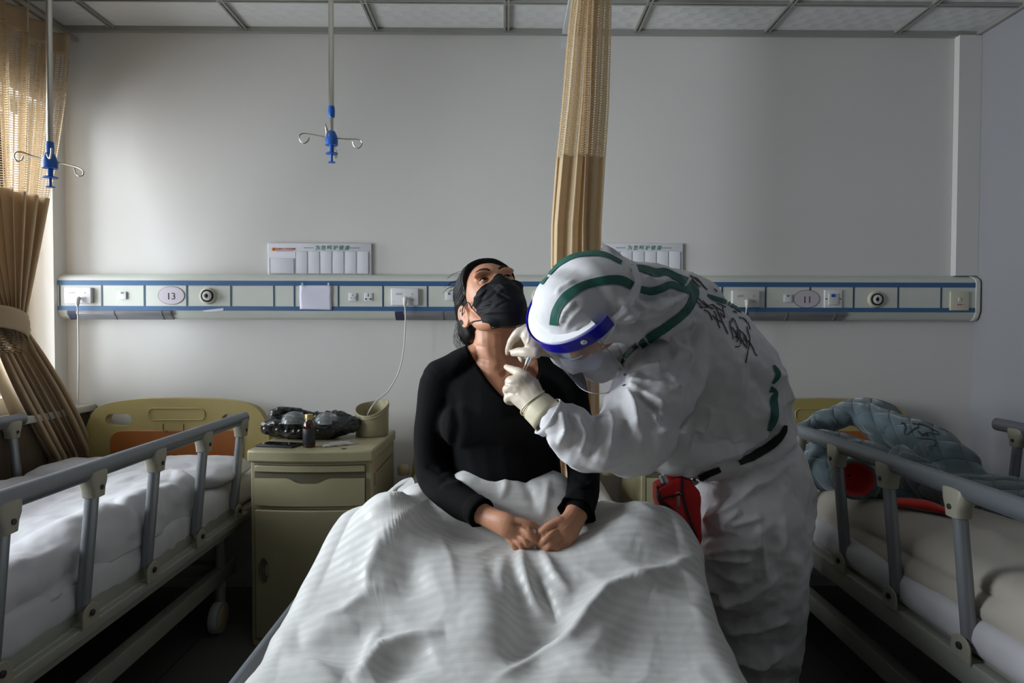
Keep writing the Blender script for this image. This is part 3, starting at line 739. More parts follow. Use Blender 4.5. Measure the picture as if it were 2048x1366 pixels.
# cable holder: a bucket with a scooped, slanted rim
def holder():
    c = P(744, 868, 2.70); c = Vector((-.578, 2.70, ZCT + .0005)); R_ = .072; seg = 48
    def h(t): return .122 + .024 * math.sin(t + .0) + .010 * math.cos(t) + .006 * math.cos(2 * t)    # back higher
    rings = []
    for f, rr in ((0, .94), (.03, .97), (.5, .985), (1, 1.0)):
        rings.append([c + Vector((R_ * rr * math.cos(t), R_ * rr * math.sin(t), h(t) * f)) for t in [k * 2 * math.pi / seg for k in range(seg)]])
    for f, rr in ((1, .93), (.5, .915), (.05, .90)):
        rings.append([c + Vector((R_ * rr * math.cos(t), R_ * rr * math.sin(t), h(t) * f)) for t in [k * 2 * math.pi / seg for k in range(seg)]])
    o = obj('cable_holder', MB().rings(rings), m_cab, label='beige open plastic holder with slanted rim at the cabinet back corner', cat='holder', bevel=.0015)
    rim = [c + Vector((R_ * 1.0 * math.cos(t), R_ * 1.0 * math.sin(t), h(t) - .016)) for t in [k * 2 * math.pi / seg for k in range(seg + 1)]]
    obj('rim_bead', MB().tube(rim, .0025, 6), m_cab, o)
holder()
# bottle
m_amber = mat('amber_glass', (0.045, 0.012, 0.006), 0.08, coat=.6); m_label = mat('dark_label', (.02, .022, .03), .5); m_gold = mat('gold_cap', (.50, .38, .14), .35, metal=.6)
bo = thing('medicine_bottle', (-.763, 2.425, ZCT), 'small amber glass bottle with gold cap on the cabinet', 'bottle')
c = Vector((-.763, 2.425, ZCT + .0003))
obj('glass_body', MB().lathe(c, [(.018, 0), (.0225, .002), (.0235, .006), (.0235, .078), (.021, .090), (.0145, .101), (.013, .104), (.013, .110)], 28), m_amber, bo)
obj('paper_label', MB().lathe(c + Vector((0, 0, .012)), [(.0235, 0), (.0239, .0005), (.0239, .060), (.0235, .0605)], 28), m_label, bo)
obj('cap', MB().lathe(c + Vector((0, 0, .106)), [(.0135, 0), (.0155, .001), (.0155, .018), (.0148, .021), (.004, .0215)], 28), m_gold, bo)
# phone in a folding case
ph = thing('mobile_phone', (-.94, 2.45, ZCT), 'black mobile phone lying on the cabinet beside the bottle', 'phone')
def quadbox(p, z0, z1): return MB().prism([Vector((x, y, z0)) for x, y in p], (0, 0, z1 - z0))
q = [P(518, 890, 2.435), P(596, 899, 2.40), P(607, 889, 2.44), P(538, 880, 2.475)]
q = [(-.972, 2.428), (-.818, 2.395), (-.800, 2.470), (-.948, 2.500)]
obj('phone_case', quadbox(q, ZCT + .0005, ZCT + .009), m_dark, ph, bevel=.002)
q2 = [(-.930, 2.432), (-.828, 2.411), (-.812, 2.462), (-.912, 2.482)]
obj('screen', quadbox([(-.962, 2.435), (-.826, 2.405), (-.810, 2.462), (-.942, 2.490)], ZCT + .009, ZCT + .0098), mat('phone_glass', (.006, .006, .008), .05), ph, smooth=False)
# packet of cotton buds
pk = thing('swab_packet', (-.70, 2.45, ZCT), 'clear plastic packet of wooden cotton buds beside the bottle', 'packet')
m_wood = mat('bud_wood', (.55, .33, .14), .6); m_cotton = mat('cotton', (.8, .8, .8), .95)
vs = []; n = 10
p0, p1, p2, p3 = [Vector(a) for a in ((-.705, 2.405, 0), (-.592, 2.475, 0), (-.620, 2.515, 0), (-.722, 2.445, 0))]
for j in range(n + 1):
    for i in range(n + 1):
        u, v = i / n, j / n; p_ = (p0 * (1 - u) + p1 * u) * (1 - v) + (p3 * (1 - u) + p2 * u) * v
        vs.append(p_ + Vector((0, 0, ZCT + .004 + .011 * math.sin(math.pi * u) ** .5 * math.sin(math.pi * v) + .002 * math.sin(i * 2.1 + j * 1.3))))
obj('wrapper', MB().add(vs, [(j * (n + 1) + i, j * (n + 1) + i + 1, (j + 1) * (n + 1) + i + 1, (j + 1) * (n + 1) + i) for j in range(n) for i in range(n)]), mat('clear_film', (.75, .75, .75), .15, alpha=.4), pk, solid=.0005)
d = (p1 - p0).normalized(); e = (p3 - p0)
for k in range(6):
    a = p0 + d * .028 + e * (.25 + k * .1) + Vector((0, 0, ZCT + .0045 + .002 * (k % 2)))
    o = obj('cotton_bud', MB().tube([a, a + d * .075], .0013, 8), m_wood, pk)
    obj('bud_tip', MB().limb([(a + d * .072, .0022, .0022), (a + d * .083, .0024, .0024)], seg=10, steps=2), m_cotton, o)
obj('keyhole_cap', MB().lathe((-.618, 2.385, ZCT + .0002), [(.010, 0), (.010, .001), (.006, .0014)], 18), m_bolt, cabL)

# black plastic bag with two clear domes sitting in it
m_bag = mat('black_film', (0.008, 0.008, 0.009), 0.28, coat=.3)
bagc = Vector((-.815, 2.63, ZCT + .002))
mb = MB()
mb.limb([(bagc + Vector((-.17, 0, .045)), .040, .05), (bagc + Vector((-.06, 0, .04)), .045, .085), (bagc + Vector((.06, -.01, .04)), .045, .08), (bagc + Vector((.17, 0, .055)), .035, .04)], ref=Vector((0, 1, 0)))
mb.limb([(bagc + Vector((-.17, .04, .085)), .03, .025), (bagc + Vector((-.13, .055, .105)), .02, .02), (bagc + Vector((0, .06, .085)), .015, .02), (bagc + Vector((.10, .03, .088)), .02, .025), (bagc + Vector((.17, .01, .065)), .02, .02)])
mb.limb([(bagc + Vector((-.19, -.02, .055)), .018, .02), (bagc + Vector((-.09, -.07, .068)), .014, .018), (bagc + Vector((.02, -.075, .065)), .012, .016), (bagc + Vector((.10, -.05, .070)), .012, .016)])
me = fuse(mb, .004, 2); co, no = get_co(me), get_no(me)
dsp = .016 * (.4 - np.abs(vnoise(co, 16, 3)) * 1.2) + .005 * (.5 - np.abs(vnoise(co, 38, 8)) * 2) - .004
co = co + no * dsp[:, None]; co[:, 2] = np.maximum(co[:, 2], ZCT + .001); set_co(me, co)
obj('plastic_bag', None, m_bag, me=me, label='crumpled black plastic bag on the bedside cabinet', cat='bag', auto=False)
m_dome = mat('clear_dome', (0.40, 0.43, 0.43), 0.10, alpha=.38, coat=.5)
for (x, y, z, rr, lab) in ((-.874, 2.585, .072, .052, 'clear plastic dome at the left of the black bag'), (-.745, 2.60, .068, .050, 'clear plastic dome behind the amber bottle')):
    o = obj('clear_dome', MB().lathe((x, y, ZCT + z), [(rr * 1.03, 0), (rr, .004), (rr * .93, rr * .38), (rr * .75, rr * .62), (rr * .45, rr * .80), (rr * .12, rr * .87), (rr * .02, rr * .875)], 30), m_dome, label=lab, cat='plastic lid')
    obj('rim', MB().tube([Vector((x + rr * 1.03 * math.cos(t), y + rr * 1.03 * math.sin(t), ZCT + z + .001)) for t in [k * math.pi / 16 for k in range(33)]], .002, 6), m_dome, o)
# ================================================================== curtains
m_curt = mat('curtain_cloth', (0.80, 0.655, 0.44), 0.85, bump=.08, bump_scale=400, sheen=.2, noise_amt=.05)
def translucent(m, amt):
    nt = m.node_tree; b = nt.nodes['Principled BSDF']; out = nt.nodes['Material Output']
    t = node(nt, 'ShaderNodeBsdfTranslucent'); mx = node(nt, 'ShaderNodeMixShader'); mx.inputs[0].default_value = amt
    nt.links.new(nt.nodes[m['mix']].outputs[2], t.inputs[0]); nt.links.new(b.outputs[0], mx.inputs[1]); nt.links.new(t.outputs[0], mx.inputs[2]); nt.links.new(mx.outputs[0], out.inputs[0]); return mx
translucent(m_curt, .45)
m_net = mat('curtain_net', (0.80, 0.655, 0.44), 0.85, noise_amt=.05)
mx = translucent(m_net, .45); nt = m_net.node_tree
uvn = node(nt, 'ShaderNodeUVMap'); sp = node(nt, 'ShaderNodeSeparateXYZ'); nt.links.new(uvn.outputs[0], sp.inputs[0])
fu = mth(nt, 'FRACT', sp.outputs[0]); fv = mth(nt, 'FRACT', sp.outputs[1])
hole = mth(nt, 'MULTIPLY', mth(nt, 'GREATER_THAN', fu, .24), mth(nt, 'GREATER_THAN', fv, .38))
tr = node(nt, 'ShaderNodeBsdfTransparent'); m2 = node(nt, 'ShaderNodeMixShader')
nt.links.new(hole, m2.inputs[0]); nt.links.new(mx.outputs[0], m2.inputs[1]); nt.links.new(tr.outputs[0], m2.inputs[2]); nt.links.new(m2.outputs[0], nt.nodes['Material Output'].inputs[0])
def cloth_grid(fn, nu, v0, v1, nv, uvs=None):
    mb = MB(); vs = []; uv = []
    for j in range(nv + 1):
        v = v0 + (v1 - v0) * j / nv
        for i in range(nu + 1):
            u = i / nu; vs.append(fn(u, v)); uv.append((u * (uvs[0] if uvs else 1), v * (uvs[1] if uvs else 1)))
    mb.add(vs, [(j * (nu + 1) + i, j * (nu + 1) + i + 1, (j + 1) * (nu + 1) + i + 1, (j + 1) * (nu + 1) + i) for j in range(nv) for i in range(nu)])
    mb.uv = uv; return mb
def dup_mat(m, name, col, amt):
    c = m.copy(); c.name = name; nt = c.node_tree
    for n in nt.nodes:
        if n.type == 'MIX' and n.data_type == 'RGBA': n.inputs[6].default_value = (*[v * .95 for v in col], 1); n.inputs[7].default_value = (*[v * 1.05 for v in col], 1)
    return c
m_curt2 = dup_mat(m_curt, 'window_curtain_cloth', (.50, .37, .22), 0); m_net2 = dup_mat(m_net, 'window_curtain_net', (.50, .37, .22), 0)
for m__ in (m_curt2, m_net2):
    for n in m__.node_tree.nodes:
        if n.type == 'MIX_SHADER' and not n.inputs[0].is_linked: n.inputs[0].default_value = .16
# --- middle curtain, gathered into a bundle of long folds: v = height in metres
rowsM = [(2.575, 1180, 62), (2.3, 1172, 76), (2.05, 1166, 84), (1.85, 1158, 90), (1.6, 1150, 96), (1.2, 1148, 100), (.63, 1150, 100)]
def midc(v):
    for (a, xa, wa), (b_, xb, wb) in zip(rowsM, rowsM[1:]):
        if v >= b_ - 1e-6:
            t = (a - v) / (a - b_); return (xa + (xb - xa) * t - 1012) / 532, (wa + (wb - wa) * t) / 532
    return (rowsM[-1][1] - 1012) / 532, rowsM[-1][2] / 532
NF = 4.5
def mfn(u, v):
    cx, w_ = midc(v); ph = 2 * math.pi * NF * u
    amp = .019 + .007 * math.sin(u * 11 + 1) + .002 * math.sin(v * 3 + u * 20)
    xx = (u - .5) * w_ + .012 * math.sin(2 * ph + 1.0) * .5 + .008 * math.sin(v * 2.1 + u * 9)
    yy = amp * math.sin(ph + .25 * math.sin(v * 1.7 + u * 5)) + .003 * math.sin(3 * ph + v) - .02 * math.cos((u - .5) * math.pi)
    if v < .75: yy += 0
    return Vector((cx + xx, 2.33 + yy, v))
cm = thing('privacy_curtain', (.29, 2.35, .66), 'cream privacy curtain with net top hanging gathered beside the middle bed', 'curtain')
n1 = cloth_grid(mfn, 300, 1.853, 2.575, 60, (36, 110)); n2 = cloth_grid(lambda u, v: mfn(1 - u, v) + Vector((.004, .022, 0)), 300, 1.853, 2.575, 60, (36, 110))
uv_ = n1.uv + n2.uv; n1.add(n2.v, n2.f); n1.uv = uv_
m_netm = m_net.copy(); m_netm.name = 'privacy_curtain_net'
for n in m_netm.node_tree.nodes:
    if n.type == 'MATH' and n.operation == 'GREATER_THAN': n.inputs[1].default_value = .40
obj('net_top', n1, m_netm, cm, auto=False)
obj('cloth', cloth_grid(mfn, 300, .66, 1.853, 70), m_curt, cm, auto=False, solid=.0012)
obj('curtain_track', MB().box(.255, .285, YF + .6, YB - .03, ZC - .0285, ZC - .0128), mat('track_white', (.6, .6, .58), .4), label='slim ceiling curtain track running out from beside the middle curtain', cat='curtain track', bevel=.002)
# --- left curtain on the window side: hangs, is tied, and its tail sweeps to the headboard
NL = 17
def lkey(u):
    top = Vector((-1.955, 2.82 - 1.9 * u, 2.50)); 
    tie = Vector((-1.955 - .015 * math.sin(u * 3), 2.545 - .17 * u, 1.235))
    low = Vector((-1.90 - .04 * u, 2.84 - .20 * u, .66))
    return top, tie, low
def lfn(u, v):
    top, tie, low = lkey(u)
    if v >= 1.235:
        t = (2.50 - v) / (2.50 - 1.235); s_ = t ** (1.25 + .1 * u); p_ = top.lerp(tie, s_)
        gather = 1 - s_; amp = .028 * gather + .016
        if v > 2.40: amp *= .8
    else:
        t = (1.235 - v) / (1.235 - .66)
        mid = tie.lerp(low, t); belly = math.sin(min(t, 1) * math.pi) * (.085 * (1 - u) - .045 * u)
        p_ = mid + Vector((0, belly * .6, 0)); p_.y += -.0
        p_.y = tie.y + (low.y - tie.y) * t ** 1.15 + belly * .35
        amp = .016 + .030 * math.sin(min(1, t) * math.pi * .6)
        if t > 1: p_ = low + Vector((0, 0, 0))
    ph = 2 * math.pi * NL * u * (1 if v >= 1.235 else .4) + (0 if v >= 1.235 else 1.0)
    if v < 1.235:
        k = min(1, (1.235 - v) / .12); ph = (2 * math.pi * NL * u) * (1 - k) + (2 * math.pi * 7 * u + 1) * k
        amp = amp * (1 - k) * .6 + amp * k
    p_ = p_ + Vector((amp * math.sin(ph + .5 * math.sin(u * 9 + v)), amp * .25 * math.cos(ph * 2), 0))
    p_.z = v
    return p_
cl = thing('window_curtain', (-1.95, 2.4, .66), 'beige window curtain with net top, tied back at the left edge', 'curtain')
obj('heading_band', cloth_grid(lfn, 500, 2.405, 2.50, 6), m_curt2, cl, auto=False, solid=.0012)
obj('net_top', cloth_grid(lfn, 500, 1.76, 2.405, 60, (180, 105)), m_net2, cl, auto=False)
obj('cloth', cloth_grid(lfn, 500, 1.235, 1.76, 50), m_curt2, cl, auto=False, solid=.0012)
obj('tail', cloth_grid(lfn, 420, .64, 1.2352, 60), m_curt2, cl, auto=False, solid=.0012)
tb = MB(); ring = []
for k in range(40):
    t = 2 * math.pi * k / 40; ring.append((math.cos(t), math.sin(t)))
rg = []
for j in range(9):
    f = j / 8; z = 1.185 + .085 * f; sw = 1 + .10 * math.sin(f * math.pi)
    rg.append([Vector((-1.955 + .044 * sw * c_, 2.462 + .10 * sw * s_ + .004 * math.sin(f * 20), z + .02 * c_ - .025 * s_)) for c_, s_ in ring])
tb.rings(rg, caps=False)
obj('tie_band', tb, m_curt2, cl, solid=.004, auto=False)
obj('window_curtain_rail', MB().box(-1.965, -1.945, -1.2, YB - .03, 2.512, 2.532), m_steel, label='thin metal curtain rail above the left curtain', cat='curtain rail', bevel=.002)
obj('rail_hangers', None, m_steel, parent=bpy.data.objects['window_curtain_rail'], me=mesh_from(MB().box(-1.958, -1.952, 2.6, 2.61, 2.53, ZC - .0005).box(-1.958, -1.952, 1.2, 1.21, 2.53, ZC - .0005).box(-1.958, -1.952, 0, .01, 2.53, ZC - .0005)), smooth=False)
# ================================================================== bedding
def drape(name, xl, xr, yb, topf, hl, hr, nx, ny, m, y0=.72, hb=0.0, rad=.04, crl=(), nz=(), thick=.012, parent=None, post=None, wob=.0, smo=3, soft=False, **kw):
    """cloth lying on a bed: xl/xr(y) edges, yb(x-fraction) head end, topf(x,y) height, hl/hr hang over the sides"""
    A = np.linspace(0, 1, nx + 1); T = np.linspace(0, 1, ny + 1)
    pts = np.zeros((ny + 1, nx + 1, 3))
    for j, t in enumerate(T):
        y_ref = y0 + (float(np.mean(yb(np.array([-.3, 0., .35])))) + .12 - y0) * t if name == 'quilt' and hr > .12 else y0 + (2.4 - y0) * t
        for_y = y_ref
        l, r_ = xl(for_y), xr(for_y); Wd = r_ - l; tot = Wd + hl + hr
        s = A * tot - hl + l
        x = np.clip(s, l + rad * .3, r_ - rad * .3)
        fr_ = (x - l) / Wd
        yy = y0 + (yb(x) - y0) * t
        z = topf(x, yy)
        eL = np.maximum(0, (l + rad) - s); eR = np.maximum(0, s - (r_ - rad))
        for e, sg in ((eL, -1), (eR, 1)):
            a_ = np.minimum(e / rad, math.pi / 2); dn = rad * (1 - np.cos(a_)) + np.maximum(0, e - rad * math.pi / 2)
            mk = e > 0
            base = (l + rad) if sg < 0 else (r_ - rad)
            zb_ = topf(np.full_like(x, base), yy)
            x = np.where(mk, base + sg * rad * np.sin(a_) + sg * wob * np.sin(yy * 17 + 1.3 * sg) * np.clip(dn / .08, 0, 1), x)
            z = np.where(mk, zb_ - dn, z)
        pts[j, :, 0] = x; pts[j, :, 1] = yy; pts[j, :, 2] = z
    mb = MB().add([Vector(p) for p in pts.reshape(-1, 3)], [(j * (nx + 1) + i, j * (nx + 1) + i + 1, (j + 1) * (nx + 1) + i + 1, (j + 1) * (nx + 1) + i) for j in range(ny) for i in range(nx)])
    me = bpy.data.meshes.new(name); me.from_pydata([tuple(v) for v in mb.v], [], mb.f); me.update()
    co, no = get_co(me), get_no(me)
    if no[:, 2].mean() < 0: me.flip_normals(); no = get_no(me)
    d = creases(co, no, crl, soft=soft)
    for sc, am, sd, knd in nz:
        n_ = vnoise(co, sc, sd); d += am * (n_ if knd == 'n' else (.35 - np.abs(n_) * 1.6))
    co = co + no * d[:, None]
    if post: co = post(co)
    set_co(me, co)
    if smo: me = apply_mods(me, [('SMOOTH', dict(factor=.5, iterations=smo))])
    return obj(name, None, m, parent, me=me, solid=thick, auto=False, **kw)
def k_(v): return lambda y: v
def kx(v): return lambda x: np.full_like(x, v)
def pillow(name, c, r, rotz, m, label, cat, sag=0.0, nzs=1.0, tilt=0.0, crl=(), group=None):
    seg, rn = 72, 36; pts = []; f = []
    R_ = Matrix.Rotation(rotz, 3, 'Z') @ Matrix.Rotation(tilt, 3, 'X')
    for i in range(rn + 1):
        for k in range(seg):
            th = math.pi * (i / rn) * .98 + .01 * math.pi; ph = 2 * math.pi * k / seg
            sx = math.copysign(abs(math.cos(ph)) ** .45, math.cos(ph)); sy = math.copysign(abs(math.sin(ph)) ** .45, math.sin(ph))
            rr = math.sin(th) ** .55; h = math.copysign(abs(math.cos(th)) ** .9, math.cos(th)) * (1 - .35 * (max(abs(sx), abs(sy)) * rr) ** 4)
            pts.append(Vector(c) + R_ @ Vector((r[0] * sx * rr, r[1] * sy * rr, r[2] * h)))
    for i in range(rn):
        for k in range(seg): f.append((i * seg + k, i * seg + (k + 1) % seg, (i + 1) * seg + (k + 1) % seg, (i + 1) * seg + k))
    f.append(tuple(range(seg))); f.append(tuple(rn * seg + k for k in range(seg))[::-1])
    me = mesh_from(MB().add(pts, f)); co, no = get_co(me), get_no(me)
    d = .010 * vnoise(co, 9, 2) + .006 * (.3 - np.abs(vnoise(co, 16, 7)) * 1.5) * nzs + creases(co, no, crl)
    set_co(me, co + no * d[:, None])
    return obj(name, None, m, me=me, label=label, cat=cat, auto=False, group=group)

# ---- left bed
def mattress(cx, hw, label, m, z1=.60):
    me = apply_mods(mesh_from(MB().box(cx - hw, cx + hw, .70, 2.785, .478, z1, .035)), [('REMESH', dict(mode='VOXEL', voxel_size=.014)), ('SMOOTH', dict(factor=.5, iterations=2))])
    co, no = get_co(me), get_no(me); side = 1 - np.clip(np.abs(no[:, 2]) * 1.5, 0, 1)
    d = .006 * vnoise(co, 7, 5) * side + .007 * (.3 - np.abs(vnoise(co, 14, 1, aniso=(1, 1.0, .6))) * 1.6) * side + .002 * vnoise(co, 10, 3)
    co = co + no * d[:, None]; co[:, 2] = np.maximum(co[:, 2], .478)
    set_co(me, co); return obj('mattress', None, m, me=me, label=label, cat='mattress', auto=False)
mattress(-1.47, .395, 'white sheeted mattress of the left bed', m_sheet)
pillow('pillow', (-1.30, 2.50, .640), (.25, .155, .048), .04, m_sheet, 'white pillow lying at the head of the left bed', 'pillow')
pillow('pillow', (-1.70, 2.52, .640), (.16, .15, .042), -.05, m_sheet, 'flat white pillow at the window side of the left bed', 'pillow')
cL = [([(0, 1135), (60, 1130), (130, 1100), (195, 1080)], 5, .012, 's'), ([(30, 1080), (110, 1050), (160, 1035), (235, 1015)], 14, .018, 'g'),
      ([(230, 1020), (270, 1000), (310, 985), (350, 985)], 12, .018, 'g'), ([(0, 1225), (80, 1195), (190, 1110)], 14, -.010, 'g'),
      ([(245, 1020), (255, 1040), (250, 1075)], 7, .014, 's'), ([(300, 985), (315, 1010), (312, 1040)], 7, .012, 's'), ([(215, 1035), (260, 1010), (305, 1003)], 6, .012, 's'),
      ([(345, 950), (375, 960), (388, 975)], 10, .016, 'g'), ([(330, 975), (350, 985), (345, 1010)], 5, .012, 's'), ([(190, 985), (290, 950), (370, 925)], 18, .012, 'g'),
      ([(0, 1000), (120, 975), (240, 950)], 30, -.008, 'g'), ([(60, 960), (180, 950), (300, 935)], 12, .006, 'g')]
def topL(x, y):
    z = .655 + .03 * np.exp(-((x + 1.16) / .09) ** 2) * smoothstep(1.0, 1.6, y) + .012 * np.sin(x * 9 + y * 3)
    return z
drape('quilt', k_(-1.86), k_(-1.09), lambda x: 2.36 + .05 * np.sin(x * 9) - .20 * smoothstep(-1.35, -1.1, x), topL, .08, .10, 110, 170, m_sheet, crl=cL,
      nz=((5, .010, 3, 'n'), (9, .012, 9, 'r'), (24, .003, 4, 'r')), thick=.02, rad=.05, wob=.008, label='rumpled white quilt covering the left bed', cat='quilt')

# ---- right bed
mattress(1.43, .385, 'white sheeted mattress of the right bed', m_sheet, .57)
cR = [([(1690, 1045), (1780, 1090), (1900, 1160), (2048, 1215)], 9, -.016, 'g'), ([(1700, 1010), (1800, 1030), (2048, 1110)], 14, .014, 'g'),
      ([(1700, 1070), (1800, 1130), (1930, 1200), (2048, 1255)], 14, .016, 'g')]
drape('blanket', k_(1.092), k_(1.790), lambda x: 2.42 + .02 * np.sin(x * 11), lambda x, y: .665 + .010 * np.sin(x * 7 + y * 2) - .03 * smoothstep(1.95, 2.35, y), .115, .10, 90, 150, m_sheetc, y0=.76, crl=cR,
      nz=((5, .008, 6, 'n'), (20, .002, 4, 'r')), thick=.022, rad=.055, wob=.006, label='cream blanket folded over the right bed', cat='blanket')
pillow('pillow', (1.30, 2.56, .655), (.22, .15, .055), .03, m_sheet, 'white pillow beneath the bathrobe on the right bed', 'pillow')

# ---- middle bed: mattress, pillow, quilt over the crossed legs
mattress(0.0, .40, 'cream sheeted mattress of the middle bed', m_sheetc)
pillow('pillow', (-.02, 2.46, .655), (.26, .17, .06), 0, m_sheet, 'white pillow behind the seated woman', 'pillow')
SE = smoothstep
def seg_d(x, y, a, b):
    ax, ay = a; bx, by = b; l2 = (bx - ax) ** 2 + (by - ay) ** 2
    t = np.clip(((x - ax) * (bx - ax) + (y - ay) * (by - ay)) / l2, 0, 1)
    return np.hypot(x - ax - t * (bx - ax), y - ay - t * (by - ay)), t
def topM(x, y):
    z = .620 + 0 * x
    # plateau carried by the folded legs
    z = z + .090 * SE(1.10, 1.46, y) * (1 - .25 * SE(.30, .46, np.abs(x)))
    for a, b_, h, r_ in (((-.14, 1.66), (-.27, 1.50), .080, .11), ((.17, 1.64), (.33, 1.52), .060, .12), ((-.30, 1.45), (-.06, 1.20), .040, .10), ((.36, 1.46), (.12, 1.22), .035, .11), ((-.24, 1.70), (-.25, 1.95), .04, .08)):
        d, t = seg_d(x, y, a, b_); z = z + h * np.exp(-(d / r_) ** 2)
    # lap that carries the hands, puff in front of the belly
    z = z + .018 * np.exp(-((x - .085) / .14) ** 2 - ((y - 1.39) / .09) ** 2)
    z = z + .118 * np.exp(-(np.abs(x - .015) / .165) ** 6) * SE(1.43, 1.55, y)
    # trough between the shins running down the bed
    z = z - .030 * np.exp(-((x - .03 - (1.3 - y) * .1) / .06) ** 2) * SE(1.0, 1.15, y) * (1 - SE(1.22, 1.33, y))
    return z
cM = [  # long folds seen in the photograph
      ([(1412, 1108), (1330, 1145), (1210, 1184), (1172, 1232), (1140, 1288), (1070, 1330), (985, 1370)], 17, .030, 's'),
      ([(1180, 1150), (1130, 1220), (1090, 1280), (1000, 1320)], 34, -.020, 'g'),
      ([(1330, 1160), (1240, 1210), (1200, 1280), (1130, 1340)], 40, .010, 'g'),
      ([(890, 1270), (830, 1282), (765, 1306), (705, 1372)], 15, .026, 's'), 
      ([(870, 1310), (800, 1335), (750, 1372)], 30, -.016, 'g'), ([(770, 1255), (745, 1300), (722, 1345)], 9, .010, 's'),
      ([(858, 998), (800, 1048), (765, 1090), (742, 1150), (738, 1200)], 20, .024, 's'), ([(845, 970), (780, 1005), (735, 1035)], 16, .018, 's'),
      ([(830, 1090), (820, 1150), (835, 1200)], 34, -.016, 'g'), ([(790, 1170), (742, 1195), (690, 1235), (600, 1262)], 20, .020, 's'), 
      ([(600, 1290), (660, 1270), (720, 1268)], 20, .012, 'g'), ([(560, 1330), (620, 1340), (680, 1372)], 24, .014, 's'),
      ([(1042, 1092), (1046, 1140), (1066, 1195), (1085, 1235)], 11, .024, 's'), ([(1010, 1110), (1000, 1165), (1010, 1220)], 14, .010, 'g'),
      ([(1082, 1100), (1108, 1150), (1140, 1180)], 10, .018, 's'), ([(1064, 1150), (1092, 1200), (1110, 1240)], 12, -.018, 'g'),
      ([(1175, 1062), (1240, 1040), (1320, 1050)], 10, .010, 's'), ([(1190, 1090), (1270, 1078), (1350, 1090)], 9, .008, 's'), ([(1205, 1018), (1270, 1012), (1335, 1040)], 9, .010, 's'),
      ([(1340, 1130), (1395, 1180), (1425, 1250)], 16, .012, 's'), ([(1300, 1190), (1380, 1225), (1440, 1280)], 22, .010, 's'),
      ([(930, 1060), (950, 1130), (990, 1230), (1000, 1320)], 40, .010, 'g'), ([(870, 1060), (900, 1130), (915, 1200)], 20, .008, 's'),
      ([(1105, 985), (1040, 972), (960, 968)], 8, .009, 's'), ([(940, 985), (990, 1012), (1050, 1034), (1085, 1048)], 8, .012, 's'),
      ([(1000, 950), (1012, 975), (1000, 1005)], 9, .008, 's'), ([(1035, 950), (1060, 985), (1075, 1030)], 10, -.007, 'g'), ([(1098, 955), (1092, 1000), (1085, 1040)], 9, .008, 's')]
m_quilt = mat('satin_stripe_cotton', (0.74, 0.735, 0.715), 0.7, bump=.10, bump_scale=500, sheen=.2)
nt = m_quilt.node_tree; b = nt.nodes['Principled BSDF']; tc = node(nt, 'ShaderNodeTexCoord'); sp = node(nt, 'ShaderNodeSeparateXYZ'); nt.links.new(tc.outputs['Object'], sp.inputs[0])
st = mth(nt, 'GREATER_THAN', mth(nt, 'FRACT', mth(nt, 'MULTIPLY', sp.outputs[1], 48)), .5)
mx = node(nt, 'ShaderNodeMix'); mx.data_type = 'RGBA'; mx.inputs[6].default_value = (.60, .595, .575, 1); mx.inputs[7].default_value = (.555, .548, .525, 1)
nt.links.new(st, mx.inputs[0]); nt.links.new(mx.outputs[2], b.inputs['Base Color']); nt.links.new(mth(nt, 'ADD', mth(nt, 'MULTIPLY', st, .28), .42), b.inputs['Roughness'])
def ybM(x):
    xx = np.asarray(x, float)
    return 1.575 + .40 * SE(-.20, -.30, xx) + .22 * SE(.22, .33, xx) + .01 * np.sin(xx * 25)
def SEr(a, b_, x): return SE(b_, a, x)
def ybM(x):
    xx = np.asarray(x, float)
    return 1.572 + .42 * (1 - SE(-.31, -.20, xx)) + .24 * SE(.21, .33, xx) + .008 * np.sin(xx * 25)
drape('quilt', lambda y: float(np.interp(y, [.7, 1.15, 1.3, 1.4, 1.5, 1.7, 2.0], [-.47, -.462, -.445, -.42, -.385, -.375, -.34])), lambda y: float(np.interp(y, [.7, 1.2, 1.4, 1.5, 1.6, 1.75, 1.9], [.43, .428, .438, .45, .432, .395, .34])), ybM, topM, .07, .16, 300, 300, m_quilt, y0=.70, crl=cM,
      nz=((5, .008, 2, 'n'), (8, .006, 12, 'r'), (40, .0008, 5, 'r')), thick=.010, smo=4, soft=True, rad=.06, wob=.010, label='white satin striped quilt over the legs of the masked woman', cat='quilt')

# ---- quilted bathrobe heaped on the right bed
m_robe = mat('robe_fleece', (0.075, 0.11, 0.125), 0.9, noise_amt=.12, noise_scale=14, sheen=.4)
nt = m_robe.node_tree; b = nt.nodes['Principled BSDF']; tc = node(nt, 'ShaderNodeTexCoord'); sp = node(nt, 'ShaderNodeSeparateXYZ'); nt.links.new(tc.outputs['Object'], sp.inputs[0])
q1 = mth(nt, 'ADD', mth(nt, 'ADD', sp.outputs[0], sp.outputs[1]), mth(nt, 'MULTIPLY', sp.outputs[2], .6)); q2 = mth(nt, 'ADD', mth(nt, 'SUBTRACT', sp.outputs[0], sp.outputs[1]), mth(nt, 'MULTIPLY', sp.outputs[2], .8))
def groove(v): 
    f = mth(nt, 'ABSOLUTE', mth(nt, 'SUBTRACT', mth(nt, 'FRACT', mth(nt, 'MULTIPLY', v, 11)), .5)); return mth(nt, 'POWER', mth(nt, 'SUBTRACT', 1, mth(nt, 'MULTIPLY', f, 2)), .35)
hh = mth(nt, 'MULTIPLY', groove(q1), groove(q2)); bp = node(nt, 'ShaderNodeBump'); bp.inputs['Strength'].default_value = 1; bp.inputs['Distance'].default_value = .012
nt.links.new(hh, bp.inputs['Height']); nt.links.new(bp.outputs[0], b.inputs['Normal'])
